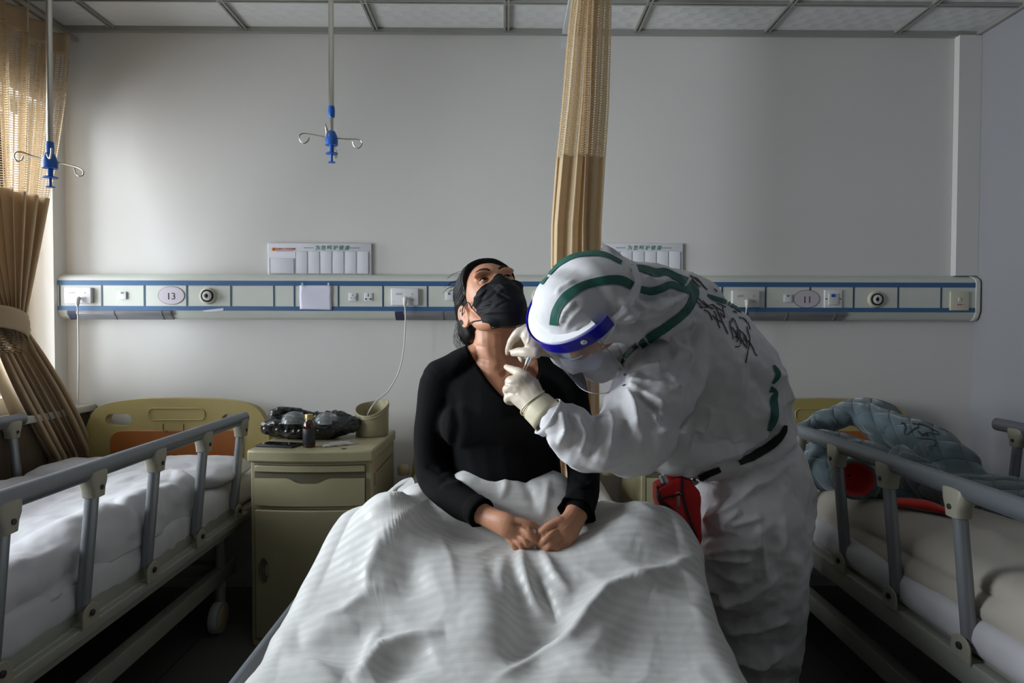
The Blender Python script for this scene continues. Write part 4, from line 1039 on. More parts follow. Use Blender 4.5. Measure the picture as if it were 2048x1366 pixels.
m_lining = mat('red_fleece', (0.50, 0.016, 0.008), .9, noise_amt=.3, noise_scale=40, sheen=.3)
robe = thing('bathrobe', (1.40, 2.1, .68), 'heaped blue-grey quilted bathrobe with red lining on the right bed', 'bathrobe')
mb = MB(); L2 = lambda lst: [pp(*q) for q in lst]
mb.limb(L2([(1612, 868, 2.42, 20, .04), (1660, 840, 2.45, 24, .05), (1720, 822, 2.47, 26, .06), (1775, 835, 2.42, 26, .05), (1800, 870, 2.36, 26, .05)]))
mb.limb(L2([(1740, 840, 2.42, 30, .08), (1800, 870, 2.32, 42, .10), (1860, 900, 2.2, 46, .10), (1915, 935, 2.08, 36, .08), (1945, 958, 2.0, 18, .05)]))
mb.limb(L2([(1640, 880, 2.25, 20, .05), (1690, 900, 2.2, 34, .07), (1750, 925, 2.12, 38, .07), (1800, 940, 2.05, 30, .06)]))
mb.limb(L2([(1800, 915, 2.02, 24, .05), (1830, 950, 1.93, 34, .06), (1880, 975, 1.85, 34, .06), (1925, 985, 1.80, 20, .04)]))
mb.limb(L2([(1620, 920, 2.30, 30, .07), (1650, 945, 2.2, 36, .08), (1720, 960, 2.15, 36, .10), (1800, 990, 2.0, 30, .09), (1870, 1010, 1.9, 18, .06)]))
mb.limb(L2([(1850, 960, 2.1, 30, .10), (1950, 985, 1.95, 36, .12), (2060, 1005, 1.8, 36, .12), (2150, 1020, 1.7, 30, .12)]))
mb.limb(L2([(1725, 962, 1.98, 36, .055), (1760, 968, 2.04, 36, .06), (1800, 975, 2.1, 30, .06)]), seg=24)
me = fuse(mb, .010, 4); co, no = get_co(me), get_no(me)
cB = [([(1725, 800), (1760, 850), (1775, 880)], 5, -.010, 's'), ([(1640, 880), (1740, 870), (1790, 905), (1810, 940)], 6, -.012, 's'), ([(1780, 930), (1810, 905), (1850, 925), (1900, 960)], 5, .010, 's'),
      ([(1820, 925), (1870, 980)], 5, .006, 's'), ([(1690, 890), (1760, 930)], 5, .006, 's')]
CC = np.array(P(1711, 958, 1.93)); CA = np.array(Vector((-.18, -1, .05)).normalized())
def hollow(c):      # keep the inside of the sleeve opening free
    h = (c - CC) @ CA; rad = np.linalg.norm(c - CC - h[:, None] * CA, axis=1)
    mk = (h > -.065) & (rad < .064); c[mk] -= ((h[mk] + .065)[:, None]) * CA; return c
set_co(me, np.maximum(hollow(co + no * (creases(co, no, cB) + .012 * vnoise(co, 9, 4) + .006 * vnoise(co, 22, 1))[:, None]), [-9, -9, .60]))
rb = obj('robe_body', None, m_robe, robe, me=me, auto=False)
def cuff(cpx, Y, r, axis, depth, name='sleeve_cuff'):
    c = P(*cpx, Y); ax = Vector(axis).normalized(); a = ax.cross(Vector((0, 0, 1))).normalized(); b_ = ax.cross(a)
    def rg(rad, h, wob=0): return [c + ax * h + a * (rad * (1 + wob * math.sin(3 * t)) * math.cos(t)) + b_ * (rad * math.sin(t)) for t in [k * 2 * math.pi / 36 for k in range(36)]]
    o = obj(name, MB().rings([rg(r * .98, -.07), rg(r * 1.05, -.03), rg(r * 1.06, -.005), rg(r * 1.02, .006), rg(r * .9, .009), rg(r * .84, .003)], caps=False), m_robe, robe, auto=False)
    obj('red_lining', MB().rings([rg(r * .86, .006), rg(r * .82, .003), rg(r * .78, -.02), rg(r * .66, -.045), rg(.004, -.055)], caps=False), m_lining, o, auto=False, label='red fleece lining')
cuff((1711, 958), 1.93, .062, (-.18, -1, .05), .05)
cuff((1600, 862), 2.37, .026, (-.9, -.4, -.3), .05)
obj('red_fold', MB().limb(L2([(1790, 1003, 1.86, 7, .03), (1850, 1010, 1.82, 10, .03), (1900, 1025, 1.78, 6, .03)])), m_lining, robe, label='red fleece lining edge')
m_trous = m_robe
bvh = bvh_of(rb.data, rb)
ribbon('black_embroidery', [([(1803, 850), (1806, 846), (1812, 856), (1808, 866), (1815, 868), (1830, 858), (1838, 855), (1834, 850), (1826, 850), (1826, 846)], 2.2), ([(1836, 848), (1860, 858), (1878, 868), (1870, 870), (1855, 866), (1845, 870), (1835, 862)], 1.8), ([(1833, 876), (1850, 878), (1862, 880), (1872, 884), (1870, 892), (1860, 893)], 2), ([(1858, 895), (1866, 901)], 2), ([(1843, 872), (1850, 869), (1855, 873)], 4)], bvh, m_black, robe, off=.004)
# ================================================================== the seated woman
m_skin = mat('skin', (0.50, 0.235, 0.135), 0.5, noise_amt=.10, noise_scale=30, bump=.12, bump_scale=350, sub=.12)
m_hair = mat('hair_black', (0.006, 0.0048, 0.0044), 0.5, spec=.18, noise_amt=.3, noise_scale=80)
m_knit = mat('black_knit', (0.0035, 0.0035, 0.0038), 0.95, bump=.25, bump_scale=420, spec=.15)
m_mask = mat('black_mask', (0.0045, 0.0045, 0.006), 0.65, bump=.35, bump_scale=600, spec=.2)
m_eye = mat('eye_white', (0.62, 0.56, 0.52), .15); m_iris = mat('iris_dark', (0.012, 0.006, 0.004), .08); m_brow = mat('brow_hair', (0.03, 0.016, 0.011), .8)
m_lip = mat('ear_shade', (0.45, 0.15, 0.09), .5)
HY = 1.63
hC = P(984, 604, HY)
hF = Vector((.20, -.78, .60)).normalized(); hU = Vector((-.17, 0, 1.0)); hU = (hU - hF * hU.dot(hF)).normalized(); hX = hU.cross(hF).normalized()
HM = Matrix((hX, hF, hU)).transposed()
def H(x, y, z): return hC + HM @ Vector((x, y, z))
woman = thing('person', (.0, 1.62, .60), 'seated woman in black mask and black V-neck top, head tilted back', 'person')
def elr(mb, c, r, R_=None): mb.ell(H(*c), r, HM if R_ is None else HM @ R_)
def hl_(mb, lst, **kw): mb.limb([(H(*c), a, b_) for c, a, b_ in lst], ref=hF, **kw)
body = MB()
elr(body, (0, -.020, .040), (.072, .092, .078)); elr(body, (0, .020, .010), (.069, .070, .088)); elr(body, (0, .026, -.035), (.061, .062, .068))
for s_ in (-1, 1):
    hl_(body, [((s_ * .058, -.010, -.030), .016, .020), ((s_ * .053, .010, -.068), .018, .020), ((s_ * .034, .045, -.092), .018, .020), ((0, .062, -.100), .020, .018)])
    elr(body, (s_ * .034, .062, -.022), (.026, .026, .024))          # cheek
    elr(body, (s_ * .030, .078, .030), (.026, .014, .010))           # brow ridge
elr(body, (0, .035, -.080), (.040, .040, .026))
hl_(body, [((0, .084, .016), .0085, .008), ((0, .090, -.004), .010, .010), ((0, .096, -.026), .012, .011)], seg=14)
elr(body, (0, .082, -.058), (.024, .014, .014))
# neck and shoulders
body.limb([(H(0, -.030, -.03), .056, .056), pp(990, 672, HY + .005, 43, .060), pp(992, 706, HY + .01, 45, .062), pp(1000, 745, HY + .015, 66, .07)])
for a, b_ in ((((955, 700), 34), ((885, 752), 34)), (((1040, 708), 34), ((1128, 760), 34))):
    body.limb([pp(*a[0], HY + .02, 16, .05), pp((a[0][0] + b_[0][0]) / 2, (a[0][1] + b_[0][1]) / 2 - 0, HY + .02, 24, .055), pp(*b_[0], HY + .01, 33, .05)])
body.limb([pp(1003, 735, HY + .015, 70, .062), pp(1003, 775, HY + .015, 118, .088), pp(1004, 840, HY, 112, .10), pp(1010, 910, HY, 100, .095), pp(1015, 985, HY, 108, .10), pp(1018, 1060, HY + .02, 125, .10)])
# arms and hands
AL = [pp(884, 765, HY + .01, 36, .05), pp(866, 850, HY, 30, .042), pp(872, 945, HY - .02, 29, .040), pp(912, 997, 1.53, 28, .034), pp(962, 1026, 1.44, 22, .026)]
AR = [pp(1130, 770, HY + .01, 34, .05), pp(1151, 850, HY, 28, .042), pp(1166, 930, HY - .03, 28, .040), pp(1166, 985, 1.52, 27, .034), pp(1153, 1030, 1.44, 22, .026)]
body.limb(AL); body.limb(AR)
# thighs folded under the quilt
for a in ([pp(960, 1080, 1.60, 60, .08), (Vector((-.25, 1.50, .635)), .055, .055)], [pp(1065, 1080, 1.60, 60, .08), (Vector((.31, 1.52, .630)), .055, .055)], [(Vector((-.25, 1.49, .63)), .045, .045), (Vector((-.02, 1.36, .60)), .03, .03)], [(Vector((.31, 1.50, .63)), .045, .045), (Vector((.10, 1.36, .60)), .03, .03)]):
    body.limb(a)
YH = 1.395
handR = [  # her right hand (left in the picture)
    [pp(955, 1022, 1.45, 21, .024), pp(985, 1038, 1.42, 22, .021), pp(1012, 1050, YH, 25, .018), pp(1036, 1062, YH, 23, .015)],
    [pp(1015, 1040, YH, 10, .011), pp(1040, 1043, YH - .005, 8.5, .010), pp(1060, 1048, YH - .008, 7.5, .009), pp(1073, 1053, YH - .005, 6, .007)],
    [pp(1042, 1056, YH - .005, 10, .011), pp(1058, 1067, YH - .020, 9, .010), pp(1067, 1079, YH - .018, 8, .009), pp(1062, 1086, YH - .006, 7, .008)],
    [pp(1036, 1068, YH - .002, 10, .011), pp(1050, 1080, YH - .018, 9, .010), pp(1056, 1089, YH - .014, 8, .009), pp(1050, 1094, YH, 7, .008)],
    [pp(1028, 1074, YH, 9, .010), pp(1040, 1087, YH - .014, 8.5, .010), pp(1044, 1096, YH - .008, 7.5, .009), pp(1038, 1100, YH + .004, 6.5, .008)],
    [pp(1018, 1076, YH + .004, 8, .009), pp(1028, 1089, YH - .008, 7.5, .009), pp(1031, 1098, YH - .002, 6.5, .008)]]
handL = [
    [pp(1155, 1020, 1.45, 23, .024), pp(1146, 1040, 1.42, 25, .021), pp(1130, 1062, YH, 30, .018), pp(1116, 1078, YH, 26, .015)],
    [pp(1120, 1042, YH + .002, 10, .012), pp(1100, 1051, YH - .008, 9, .010), pp(1084, 1062, YH - .012, 8, .009), pp(1076, 1073, YH - .008, 7, .008)],
    [pp(1108, 1062, YH - .010, 11, .011), pp(1096, 1076, YH - .024, 10, .010), pp(1084, 1083, YH - .020, 8.5, .009), pp(1079, 1090, YH - .008, 7.5, .008)],
    [pp(1112, 1076, YH - .010, 11, .011), pp(1102, 1089, YH - .024, 10, .010), pp(1092, 1098, YH - .018, 8.5, .009), pp(1088, 1106, YH - .006, 7, .008)],
    [pp(1124, 1083, YH - .008, 10, .010), pp(1116, 1096, YH - .018, 9, .010), pp(1106, 1105, YH - .012, 8, .009)],
    [pp(1138, 1082, YH - .004, 9, .009), pp(1132, 1095, YH - .012, 8, .009), pp(1124, 1104, YH - .006, 7, .008)]]
for hnd in (handR, handL):
    for ch in hnd: body.limb(ch, seg=14)
# ears
for s_ in (-1, 1):
    R_ = Matrix.Rotation(s_ * .45, 3, 'Z')
    elr(body, (s_ * .074, -.016, -.020), (.007, .019, .030), R_)
    ring = [H(s_ * (.080 + .006 * math.cos(t) * -1), -.020 + .017 * math.cos(t), -.018 + .029 * math.sin(t)) for t in [k * math.pi / 10 for k in range(-8, 11)]]
    body.tube(ring, .0048, 8)
me = fuse(body, .0028, 4)
co, no = get_co(me), get_no(me)
def hloc(co): return (co - np.array(hC)) @ np.array(HM)
hl3 = hloc(co); d = np.zeros(len(co))
for s_ in (-1, 1):
    q = hl3 - np.array((s_ * .031, .084, .014)); d -= .0085 * np.exp(-(q[:, 0] / .017) ** 2 - (q[:, 2] / .010) ** 2 - (q[:, 1] / .03) ** 2)
    q = hl3 - np.array((s_ * .082, -.012, -.016)); d -= .004 * np.exp(-(q ** 2).sum(1) / .010 ** 2)
px, _ = proj(co)
# collar bones, sternal notch, neck creases
d += creases(co, no, [([(1000, 742), (960, 728), (925, 712)], 7, .004, 'g'), ([(1020, 742), (1050, 735), (1078, 722)], 7, .004, 'g'), ([(1005, 742), (1012, 752)], 8, -.004, 'g'),
    ([(946, 690), (985, 697), (1030, 692)], 2.5, -.0012, 'g'), ([(950, 715), (990, 724), (1020, 722)], 2.5, -.0012, 'g'), ([(960, 672), (975, 710), (998, 738)], 9, .003, 'g'),
    ([(1024, 1047), (1040, 1050), (1058, 1057)], 2.2, -.0035, 'g'), ([(1036, 1066), (1050, 1074), (1060, 1084)], 1.8, -.003, 'g'), ([(1030, 1076), (1042, 1084), (1050, 1092)], 1.8, -.003, 'g'), ([(1020, 1082), (1032, 1092), (1040, 1100)], 1.8, -.0025, 'g'),
    ([(1116, 1052), (1100, 1060), (1085, 1072)], 2.2, -.004, 'g'), ([(1112, 1068), (1098, 1080), (1088, 1092)], 1.8, -.003, 'g'), ([(1118, 1080), (1106, 1094), (1097, 1104)], 1.8, -.003, 'g'), ([(1130, 1086), (1122, 1098), (1115, 1106)], 1.8, -.0025, 'g'), ([(1133, 1052), (1135, 1056)], 3, .001, 'g')])
co = co + no * d[:, None]; set_co(me, co)
wbody = obj('body', None, m_skin, woman, me=me, auto=False)
bvh_w = bvh_of(wbody.data, wbody)

# ---- black V-neck top: pushed under the skin inside the neckline so the edge is crisp
def poly_sd(px, poly):
    """signed px distance, positive inside"""
    n = len(poly); best = np.full(len(px), 1e9); inside = np.zeros(len(px), bool)
    for i in range(n):
        a = np.array(poly[i], float); b_ = np.array(poly[(i + 1) % n], float); ab = b_ - a
        t = np.clip(((px - a) @ ab) / (ab @ ab), 0, 1); best = np.minimum(best, np.linalg.norm(px - a - t[:, None] * ab, axis=1))
        cnd = ((a[1] > px[:, 1]) != (b_[1] > px[:, 1])) & (px[:, 0] < (b_[0] - a[0]) * (px[:, 1] - a[1]) / (b_[1] - a[1] + 1e-12) + a[0])
        inside ^= cnd
    return np.where(inside, best, -best)
neck = [(934, 698), (948, 722), (966, 750), (985, 775), (1005, 795), (1030, 808), (1052, 800), (1068, 780), (1077, 755), (1078, 730), (1073, 705), (1060, 660), (1000, 640), (940, 655)]
neckS = [(v.x, v.y) for v in spline([Vector((a, b_, 0)) for a, b_ in neck[:11]], 6)] + [(1066, 640), (930, 640)]
top = MB()
top.limb([pp(1003, 728, HY + .02, 74, .072), pp(1003, 775, HY + .015, 128, .098), pp(1004, 840, HY, 119, .108), pp(1008, 900, HY, 106, .103), pp(1015, 945, HY, 108, .108), pp(1018, 1010, HY + .01, 115, .11)])
for a, b_ in ((((950, 702), 34), ((884, 756), 34)), (((1046, 708), 34), ((1130, 762), 34))):
    top.limb([pp(*a[0], HY + .02, 20, .056), pp((a[0][0] + b_[0][0]) / 2, (a[0][1] + b_[0][1]) / 2, HY + .02, 30, .062), pp(*b_[0], HY + .01, 40, .058)])
top.limb([pp(925, 850, HY - .045, 48, .062), pp(1004, 858, HY - .055, 46, .062), pp(1083, 850, HY - .045, 48, .062)], ref=Vector((0, 1, 0)))
top.limb([pp(882, 768, HY + .01, 43, .058), pp(864, 850, HY, 35, .050), pp(867, 945, HY - .02, 36, .048), pp(905, 994, 1.53, 36, .044), pp(952, 1020, 1.455, 30, .036)])
top.limb([pp(1132, 772, HY + .01, 42, .058), pp(1153, 850, HY, 34, .050), pp(1165, 930, HY - .03, 34, .048), pp(1166, 980, 1.53, 33, .042), pp(1158, 1012, 1.46, 33, .036)])
me = fuse(top, .0045, 6); co, no = get_co(me), get_no(me); px, z = proj(co)
sd = poly_sd(px, neckS); front = np.clip(((_C - co) * no).sum(1) * 2 + .3, 0, 1)
d = np.where(sd > -4, -.016 * smoothstep(-2, 4, sd), .0) 
d += creases(co, no, [([(850, 930), (880, 945), (905, 935)], 5, -.004, 'g'), ([(840, 960), (875, 970), (900, 955)], 6, -.004, 'g'), ([(1148, 955), (1180, 965)], 5, -.004, 'g'), ([(905, 790), (915, 850), (905, 905)], 10, -.008, 'g'), ([(1112, 800), (1122, 860), (1128, 930)], 8, -.008, 'g'),
    ([(1140, 985), (1190, 975)], 5, -.004, 'g'), ([(880, 975), (925, 965)], 6, .004, 'g'), ([(925, 700), (900, 760)], 12, .002, 'g'), ([(1000, 880), (1100, 900)], 12, .002, 'g')])
d += .003 * vnoise(co, 14, 6)
co = co + no * d[:, None]; set_co(me, co)
obj('black_top', None, m_knit, woman, me=me, auto=False)
bvh_t = bvh_of(bpy.data.objects['black_top'].data, bpy.data.objects['black_top'])
# neckline hem: a thin knitted edge laid on the skin
hem = []
for (x, y) in neckS[:-2]:
    dd = (P(x, y, 1.0) - CAM).normalized(); h = bvh_w.ray_cast(CAM, dd)
    if h[0]: hem.append(h[0] - dd * .001)
obj('neckline_hem', MB().tube(hem, .0026, 8), m_knit, woman)
# cuffs
def ringcuff(name, c, ax, ra, rb, ln, m, parent, flare=1.15, seg=36, wob=.04):
    ax = Vector(ax).normalized(); a = ax.cross(Vector((0, 1, 0))).normalized(); b_ = ax.cross(a)
    def rg(f, h, w_): return [c + ax * h + a * (ra * f * (1 + w_ * math.sin(5 * t + 1)) * math.cos(t)) + b_ * (rb * f * (1 + w_ * math.cos(4 * t)) * math.sin(t)) for t in [k * 2 * math.pi / seg for k in range(seg)]]
    return obj(name, MB().rings([rg(.9, -ln * .6, 0), rg(1.02, -ln * .2, wob * .4), rg((1 + flare) / 2, ln * .5, wob * .6), rg(flare, ln, wob), rg(flare * .93, ln * .97, wob), rg(.93, ln * .3, 0), rg(.85, -ln * .5, 0)], caps=False), m, parent, auto=False)
ringcuff('cuff', P(951, 1018, 1.452), P(990, 1046, 1.41) - P(930, 1003, 1.48), .0335, .036, .022, m_knit, woman, 1.06)
ringcuff('cuff', P(1157, 1008, 1.462), P(1147, 1045, 1.42) - P(1164, 985, 1.50), .037, .036, .024, m_knit, woman, 1.22, wob=.09)

# ---- face details
for s_ in (-1, 1):
    ec = H(s_ * .0315, .0685, .013); ER = .0118
    def ep(az, el, r): return ec + HM @ Vector((r * math.sin(az) * math.cos(el), r * math.cos(az) * math.cos(el), r * math.sin(el)))
    e = obj('eye', MB().ell(ec, (ER, ER, ER), HM, 24, 16), m_eye, woman)
    gz2 = (hF * .93 + hU * .20 + hX * .12).normalized()
    obj('iris', MB().ell(ec + gz2 * (ER - .0022), (.0056, .0056, .0030), gz2.to_track_quat('Z', 'Y').to_matrix(), 18, 10), m_iris, e)
    D_ = math.radians
    def shell(e0, e1, r):
        rows = []
        for j in range(7):
            row = []
            for i in range(21):
                t = -1 + i / 10; k = 1 - t * t
                el = D_(e0(t) + (e1(t) - e0(t)) * j / 6); row.append(ep(D_(78) * t, el, r + (.0007 if j == 0 else 0)))
            rows.append(row)
        return MB().rings(rows, caps=False, closed=False)
    obj('upper_eyelid', shell(lambda t: 20 * (1 - t * t) + 5 * t * s_, lambda t: 85, .0128), m_skin, woman, auto=False, solid=.0008)
    obj('lower_eyelid', shell(lambda t: -15 * (1 - t * t) + 5 * t * s_, lambda t: -85, .0128), m_skin, woman, auto=False, solid=.0008)
    la = MB().tube([ep(D_(78) * t, D_(20 * (1 - t * t) + 5 * t * s_), .0136) for t in [-1 + k / 8 for k in range(17)]], .0009, 6)
    obj('eyelashes', la, m_iris, woman)
    # eyebrow, laid on the brow
    brow = []
    for k in range(9):
        t = k / 8; q = H(s_ * (.012 + .036 * t), .14, .032 + .007 * math.sin(t * math.pi * .75)); dr_ = -hF
        h = bvh_w.ray_cast(q, dr_); brow.append((h[0] - dr_ * .0006) if h[0] else q)
    obj('eyebrow', MB().tube(brow, [(.0018 + .0036 * math.sin(math.pi * min(1, .15 + .8 * k / 8)), .0010) for k in range(9)], 8), m_brow, woman)

# ---- black pleated mask
mk = MB(); nu, nv = 48, 36; grid = []
for j in range(nv + 1):
    v = j / nv; row = []
    for i in range(nu + 1):
        u = -1 + 2 * i / nu
        hw_ = .066 - .004 * abs(v - .5); topz = .002 - .022 * abs(u) ** 1.6 + .008 * max(0, 1 - abs(u) * 2.2)
        botz = -.130 + .046 * abs(u) ** 1.8
        zl = topz + (botz - topz) * v
        x = hw_ * u * (1 - .06 * v)
        bulge = .120 - .016 * (v - .38) ** 2 * 4 - .010 * max(0, .18 - v) / .18
        y = bulge * math.cos(u * 1.10) ** .75 - .012 * max(0, 1 - abs(u) * 4) * 0
        y -= .050 * max(0, v - .72) ** 1.2 * 2.4
        y += .0035 * (math.sin(v * 22) > .2) * (1 - u * u)
        row.append(H(x, y - .004, zl - .004))
    grid.append(row)
bmk = BVHTree.FromPolygons([v.co + WL[wbody.name] for v in wbody.data.vertices], [tuple(p.vertices) for p in wbody.data.polygons])
g2 = []
for j, row in enumerate(grid):
    r2 = []
    for i, p in enumerate(row):
        hit = bmk.ray_cast(p + hF * .08, -hF)
        ax_ = (p - hC)
        if hit[0] and (hit[0] - p).dot(hF) > -.0055: p = hit[0] + hF * .0055
        edge = min(i, nu - i)
        if hit[0] and (edge < 5 or j < 3):
            w_ = (1 - min(edge / 5, 1)) * .8 if edge < 5 else 0
            w_ = max(w_, (3 - j) / 3 * .6 if j < 3 else 0)
            p = p.lerp(hit[0] + hF * .0045, w_)
        nl = bmk.find_nearest(p)
        if nl[0] is not None and (p - nl[0]).dot(nl[1]) < .0055: p = nl[0] + nl[1] * .0055
        r2.append(p)
    g2.append(r2)
mk.rings(g2, caps=False, closed=False)
me = mesh_from(mk); me = apply_mods(me, [('SUBSURF', dict(levels=1, render_levels=1)), ('SMOOTH', dict(factor=.5, iterations=14))]); co, no = get_co(me), get_no(me)
if ((co - np.array(hC)) * no).sum() < 0: me.flip_normals(); no = -no
d = creases(co, no, [([(934, 606), (962, 590), (984, 572), (1000, 570), (1030, 588)], 4, .0055, 's'), ([(940, 620), (970, 604), (992, 584), (1030, 602)], 5, -.005, 'g'), ([(944, 636), (980, 624), (1034, 622)], 4, .003, 's'), ([(944, 620), (965, 615), (986, 610)], 3, -.004, 'g'), ([(945, 612), (960, 612), (986, 605)], 3, .003, 's'),
    ([(1035, 600), (1010, 605), (990, 615)], 3, -.003, 'g'), ([(948, 630), (985, 642), (1030, 630)], 10, .002, 'g'), ([(1000, 580), (1020, 588), (1035, 600)], 3, -.003, 'g')])
set_co(me, co + no * d[:, None])
mask = obj('face_mask', None, m_mask, woman, me=me, auto=False, solid=.0016)
edge = g2[0] + [r[-1] for r in g2] + g2[-1][::-1] + [r[0] for r in g2][::-1]
obj('mask_hem', MB().tube([p + hF * .0006 for p in edge], .0013, 6), m_mask, mask)
for s_, i in ((-1, 0), (1, nu)):
    a = g2[2][i]; b_ = g2[-4][i]
    pts = spline([a, H(s_ * .075, .030, -.012), H(s_ * .081, .000, -.004), H(s_ * .082, -.030, -.018), H(s_ * .080, -.022, -.044), H(s_ * .074, .012, -.060), b_], 8)
    obj('ear_loop', MB().tube(pts, .0013, 6), m_mask, mask)

# ---- hair: cap combed back, with a tail behind the neck and loose strands
hair = MB()
elr(hair, (0, -.026, .046), (.0815, .099, .0865)); elr(hair, (0, -.040, .0), (.080, .078, .085)); elr(hair, (0, .020, .050), (.074, .066, .066))
hair.limb([(H(-.048, -.075, -.03), .034, .035), pp(929, 664, HY + .075, 14, .022), pp(943, 690, HY + .09, 11, .018), pp(941, 708, HY + .095, 8, .015), pp(936, 735, HY + .11, 6, .012)])
hl_(hair, [((-.072, -.035, .03), .014, .035), ((-.075, -.048, -.01), .012, .028), ((-.066, -.062, -.05), .016, .024)])
me = fuse(hair, .0035, 4); co, no = get_co(me), get_no(me); hh_ = hloc(co)
g = hh_[:, 1] - (.004 + .50 * hh_[:, 2] + .012 * np.abs(hh_[:, 0] / .07) ** 2 * (hh_[:, 2] > .02)) 
g = np.where(hh_[:, 2] < -.03, hh_[:, 1] + .012, g)
co = co - no * (.034 * smoothstep(-.002, .005, g) * (hh_[:, 2] > -.09))[:, None]; set_co(me, co); no = get_no(me)
rad_ang = np.arctan2(hh_[:, 0], hh_[:, 2] + .1)
strand = .0016 * vnoise(co, 25, 3) + .0018 * vnoise(co, 30, 5)
set_co(me, co + no * strand[:, None])
hobj = obj('hair', None, m_hair, woman, me=me, auto=False)
# combed strands lying on the cap from the hairline to the back
bh = bvh_of(hobj.data, hobj); cs_ = MB(); R5 = random.Random(2)
for k in range(150):
    a0 = math.radians(-112 + 200 * k / 149 + R5.uniform(-1, 1)); pts = []
    for j in range(9):
        yv = .075 - .165 * j / 8; zc_ = .035 - .02 * j / 8
        o0 = H(math.sin(a0) * .20, yv, zc_ + math.cos(a0) * .20); t0 = H(0, yv, zc_)
        h_ = bh.ray_cast(o0, (t0 - o0).normalized()); hw_ = bvh_w.ray_cast(o0, (t0 - o0).normalized())
        if h_[0] and not (hw_[0] and (hw_[0] - o0).length < (h_[0] - o0).length): pts.append(h_[0] + (o0 - t0).normalized() * (.0004 + .0006 * R5.random()))
    if len(pts) > 3: cs_.tube(spline(pts, 3), [.0004] + [.0011] * (3 * (len(pts) - 1) - 1) + [.0005], 5, caps=False)
obj('combed_strands', cs_, m_hair, hobj, kind='stuff')
st = MB(); R2 = random.Random(4)
for k in range(46):      # loose hairs
    a0 = R2.uniform(-1.35, .95); r0 = .105
    p0 = H(math.sin(a0) * .080, -.02 + R2.uniform(-.02, .03), .05 + math.cos(a0) * .078)
    out = (p0 - H(0, 0, .03)).normalized(); tang = HM @ Vector((math.cos(a0) * R2.choice((-1, 1)), -.5, 0))
    l = R2.uniform(.012, .032)
    st.tube(spline([p0 - out * .004, p0 + out * l * .28 + tang * l * .5, p0 + out * l * .30 + tang * l * 1.1, p0 + out * l * .12 + tang * l * 1.7], 4), .00042, 4, caps=False)
for k in range(26):
    x0, y0 = 918 + R2.uniform(-8, 8), 640 + R2.uniform(-10, 20)
    st.tube(spline([P(x0, y0, HY + .04), P(x0 + R2.uniform(-8, 6), y0 + 22, HY + .05), P(x0 + 8 + R2.uniform(-12, 12), y0 + 42, HY + .06), P(x0 + 16 + R2.uniform(-12, 8), y0 + 60, HY + .07)], 5), .00045, 4, caps=False)
obj('loose_strands', st, m_hair, hobj, kind='stuff')
# ================================================================== the medical worker in a white coverall
m_suit = mat('coverall_nonwoven', (0.73, 0.72, 0.73), 0.62, noise_amt=.015, noise_scale=60, bump=.12, bump_scale=260)
mx = translucent(m_suit, .10)
m_tape_g = mat('green_tape', (0.012, 0.105, 0.078), 0.55, bump=.1, bump_scale=120)
m_glove = mat('latex_glove', (0.62, 0.53, 0.42), 0.42, bump=.15, bump_scale=160, sub=.05)
m_glovec = mat('latex_cuff', (0.66, 0.60, 0.42), 0.42, bump=.2, bump_scale=120)
m_foam = mat('white_foam', (0.80, 0.80, 0.82), 0.8)
m_blueband = mat('blue_band', (0.012, 0.010, 0.42), 0.25, coat=.3)
m_blueedge = mat('blue_edge', (0.02, 0.02, 0.45), .3)
m_strap = mat('elastic_strap', (0.80, 0.79, 0.82), 0.45, alpha=.92)
m_smask = mat('surgical_mask_white', (0.66, 0.66, 0.74), 0.8); m_smaskb = mat('surgical_mask_blue', (0.30, 0.48, 0.58), 0.8)
m_belt = mat('belt_webbing', (0.008, 0.008, 0.008), .8, bump=.2, bump_scale=300)
worker = thing('person', (.70, 1.78, 0), 'worker in white hooded coverall with green tape and face shield, bending over the woman', 'person')
HCY = 1.42
hc = P(1150, 611, HCY)
dW = Vector((.52, .68, -.50)).normalized(); fW = Vector((-.80, .12, -.58)); fW = (fW - dW * fW.dot(dW)).normalized(); lW = (dW.cross(fW)).normalized()
if lW.y > 0: lW = -lW
def K(f, l, d): return hc + fW * f + lW * l + dW * d
TORSO = [pp(1500, 985, 1.80, 118, .185), pp(1486, 925, 1.80, 98, .165), pp(1462, 868, 1.79, 118, .18), pp(1430, 800, 1.77, 142, .195), pp(1388, 725, 1.74, 140, .20), pp(1345, 655, 1.69, 112, .19), pp(1300, 612, 1.60, 84, .13), pp(1262, 605, 1.50, 76, .11)]
LEG1 = [pp(1500, 960, 1.76, 112, .16), pp(1502, 1040, 1.72, 112, .15), pp(1508, 1130, 1.71, 104, .13), pp(1510, 1230, 1.72, 96, .115), pp(1510, 1330, 1.74, 86, .10), pp(1512, 1440, 1.76, 74, .09), pp(1512, 1505, 1.76, 64, .07)]
LEG2 = [pp(1490, 960, 1.90, 96, .13), pp(1480, 1050, 1.95, 92, .13), pp(1478, 1150, 1.97, 80, .11), pp(1470, 1300, 1.98, 66, .09), pp(1465, 1420, 2.0, 55, .07)]
ARM1 = [pp(1350, 690, 1.62, 78, .11), pp(1318, 770, 1.55, 80, .10), pp(1268, 862, 1.49, 82, .09), pp(1190, 884, 1.45, 60, .07), pp(1140, 862, 1.43, 48, .055), pp(1108, 838, 1.42, 38, .046)]
ARM2 = [pp(1330, 640, 1.86, 60, .10), pp(1270, 690, 1.84, 55, .08), pp(1210, 722, 1.74, 40, .065), pp(1150, 712, 1.60, 30, .048), pp(1122, 704, 1.54, 24, .038)]
HOOD = [pp(1140, 610, HCY + .005, 74, .096), pp(1162, 601, HCY + .025, 92, .112), pp(1198, 596, HCY + .05, 95, .118), pp(1236, 602, HCY + .08, 84, .110), pp(1275, 608, HCY + .12, 74, .105)]
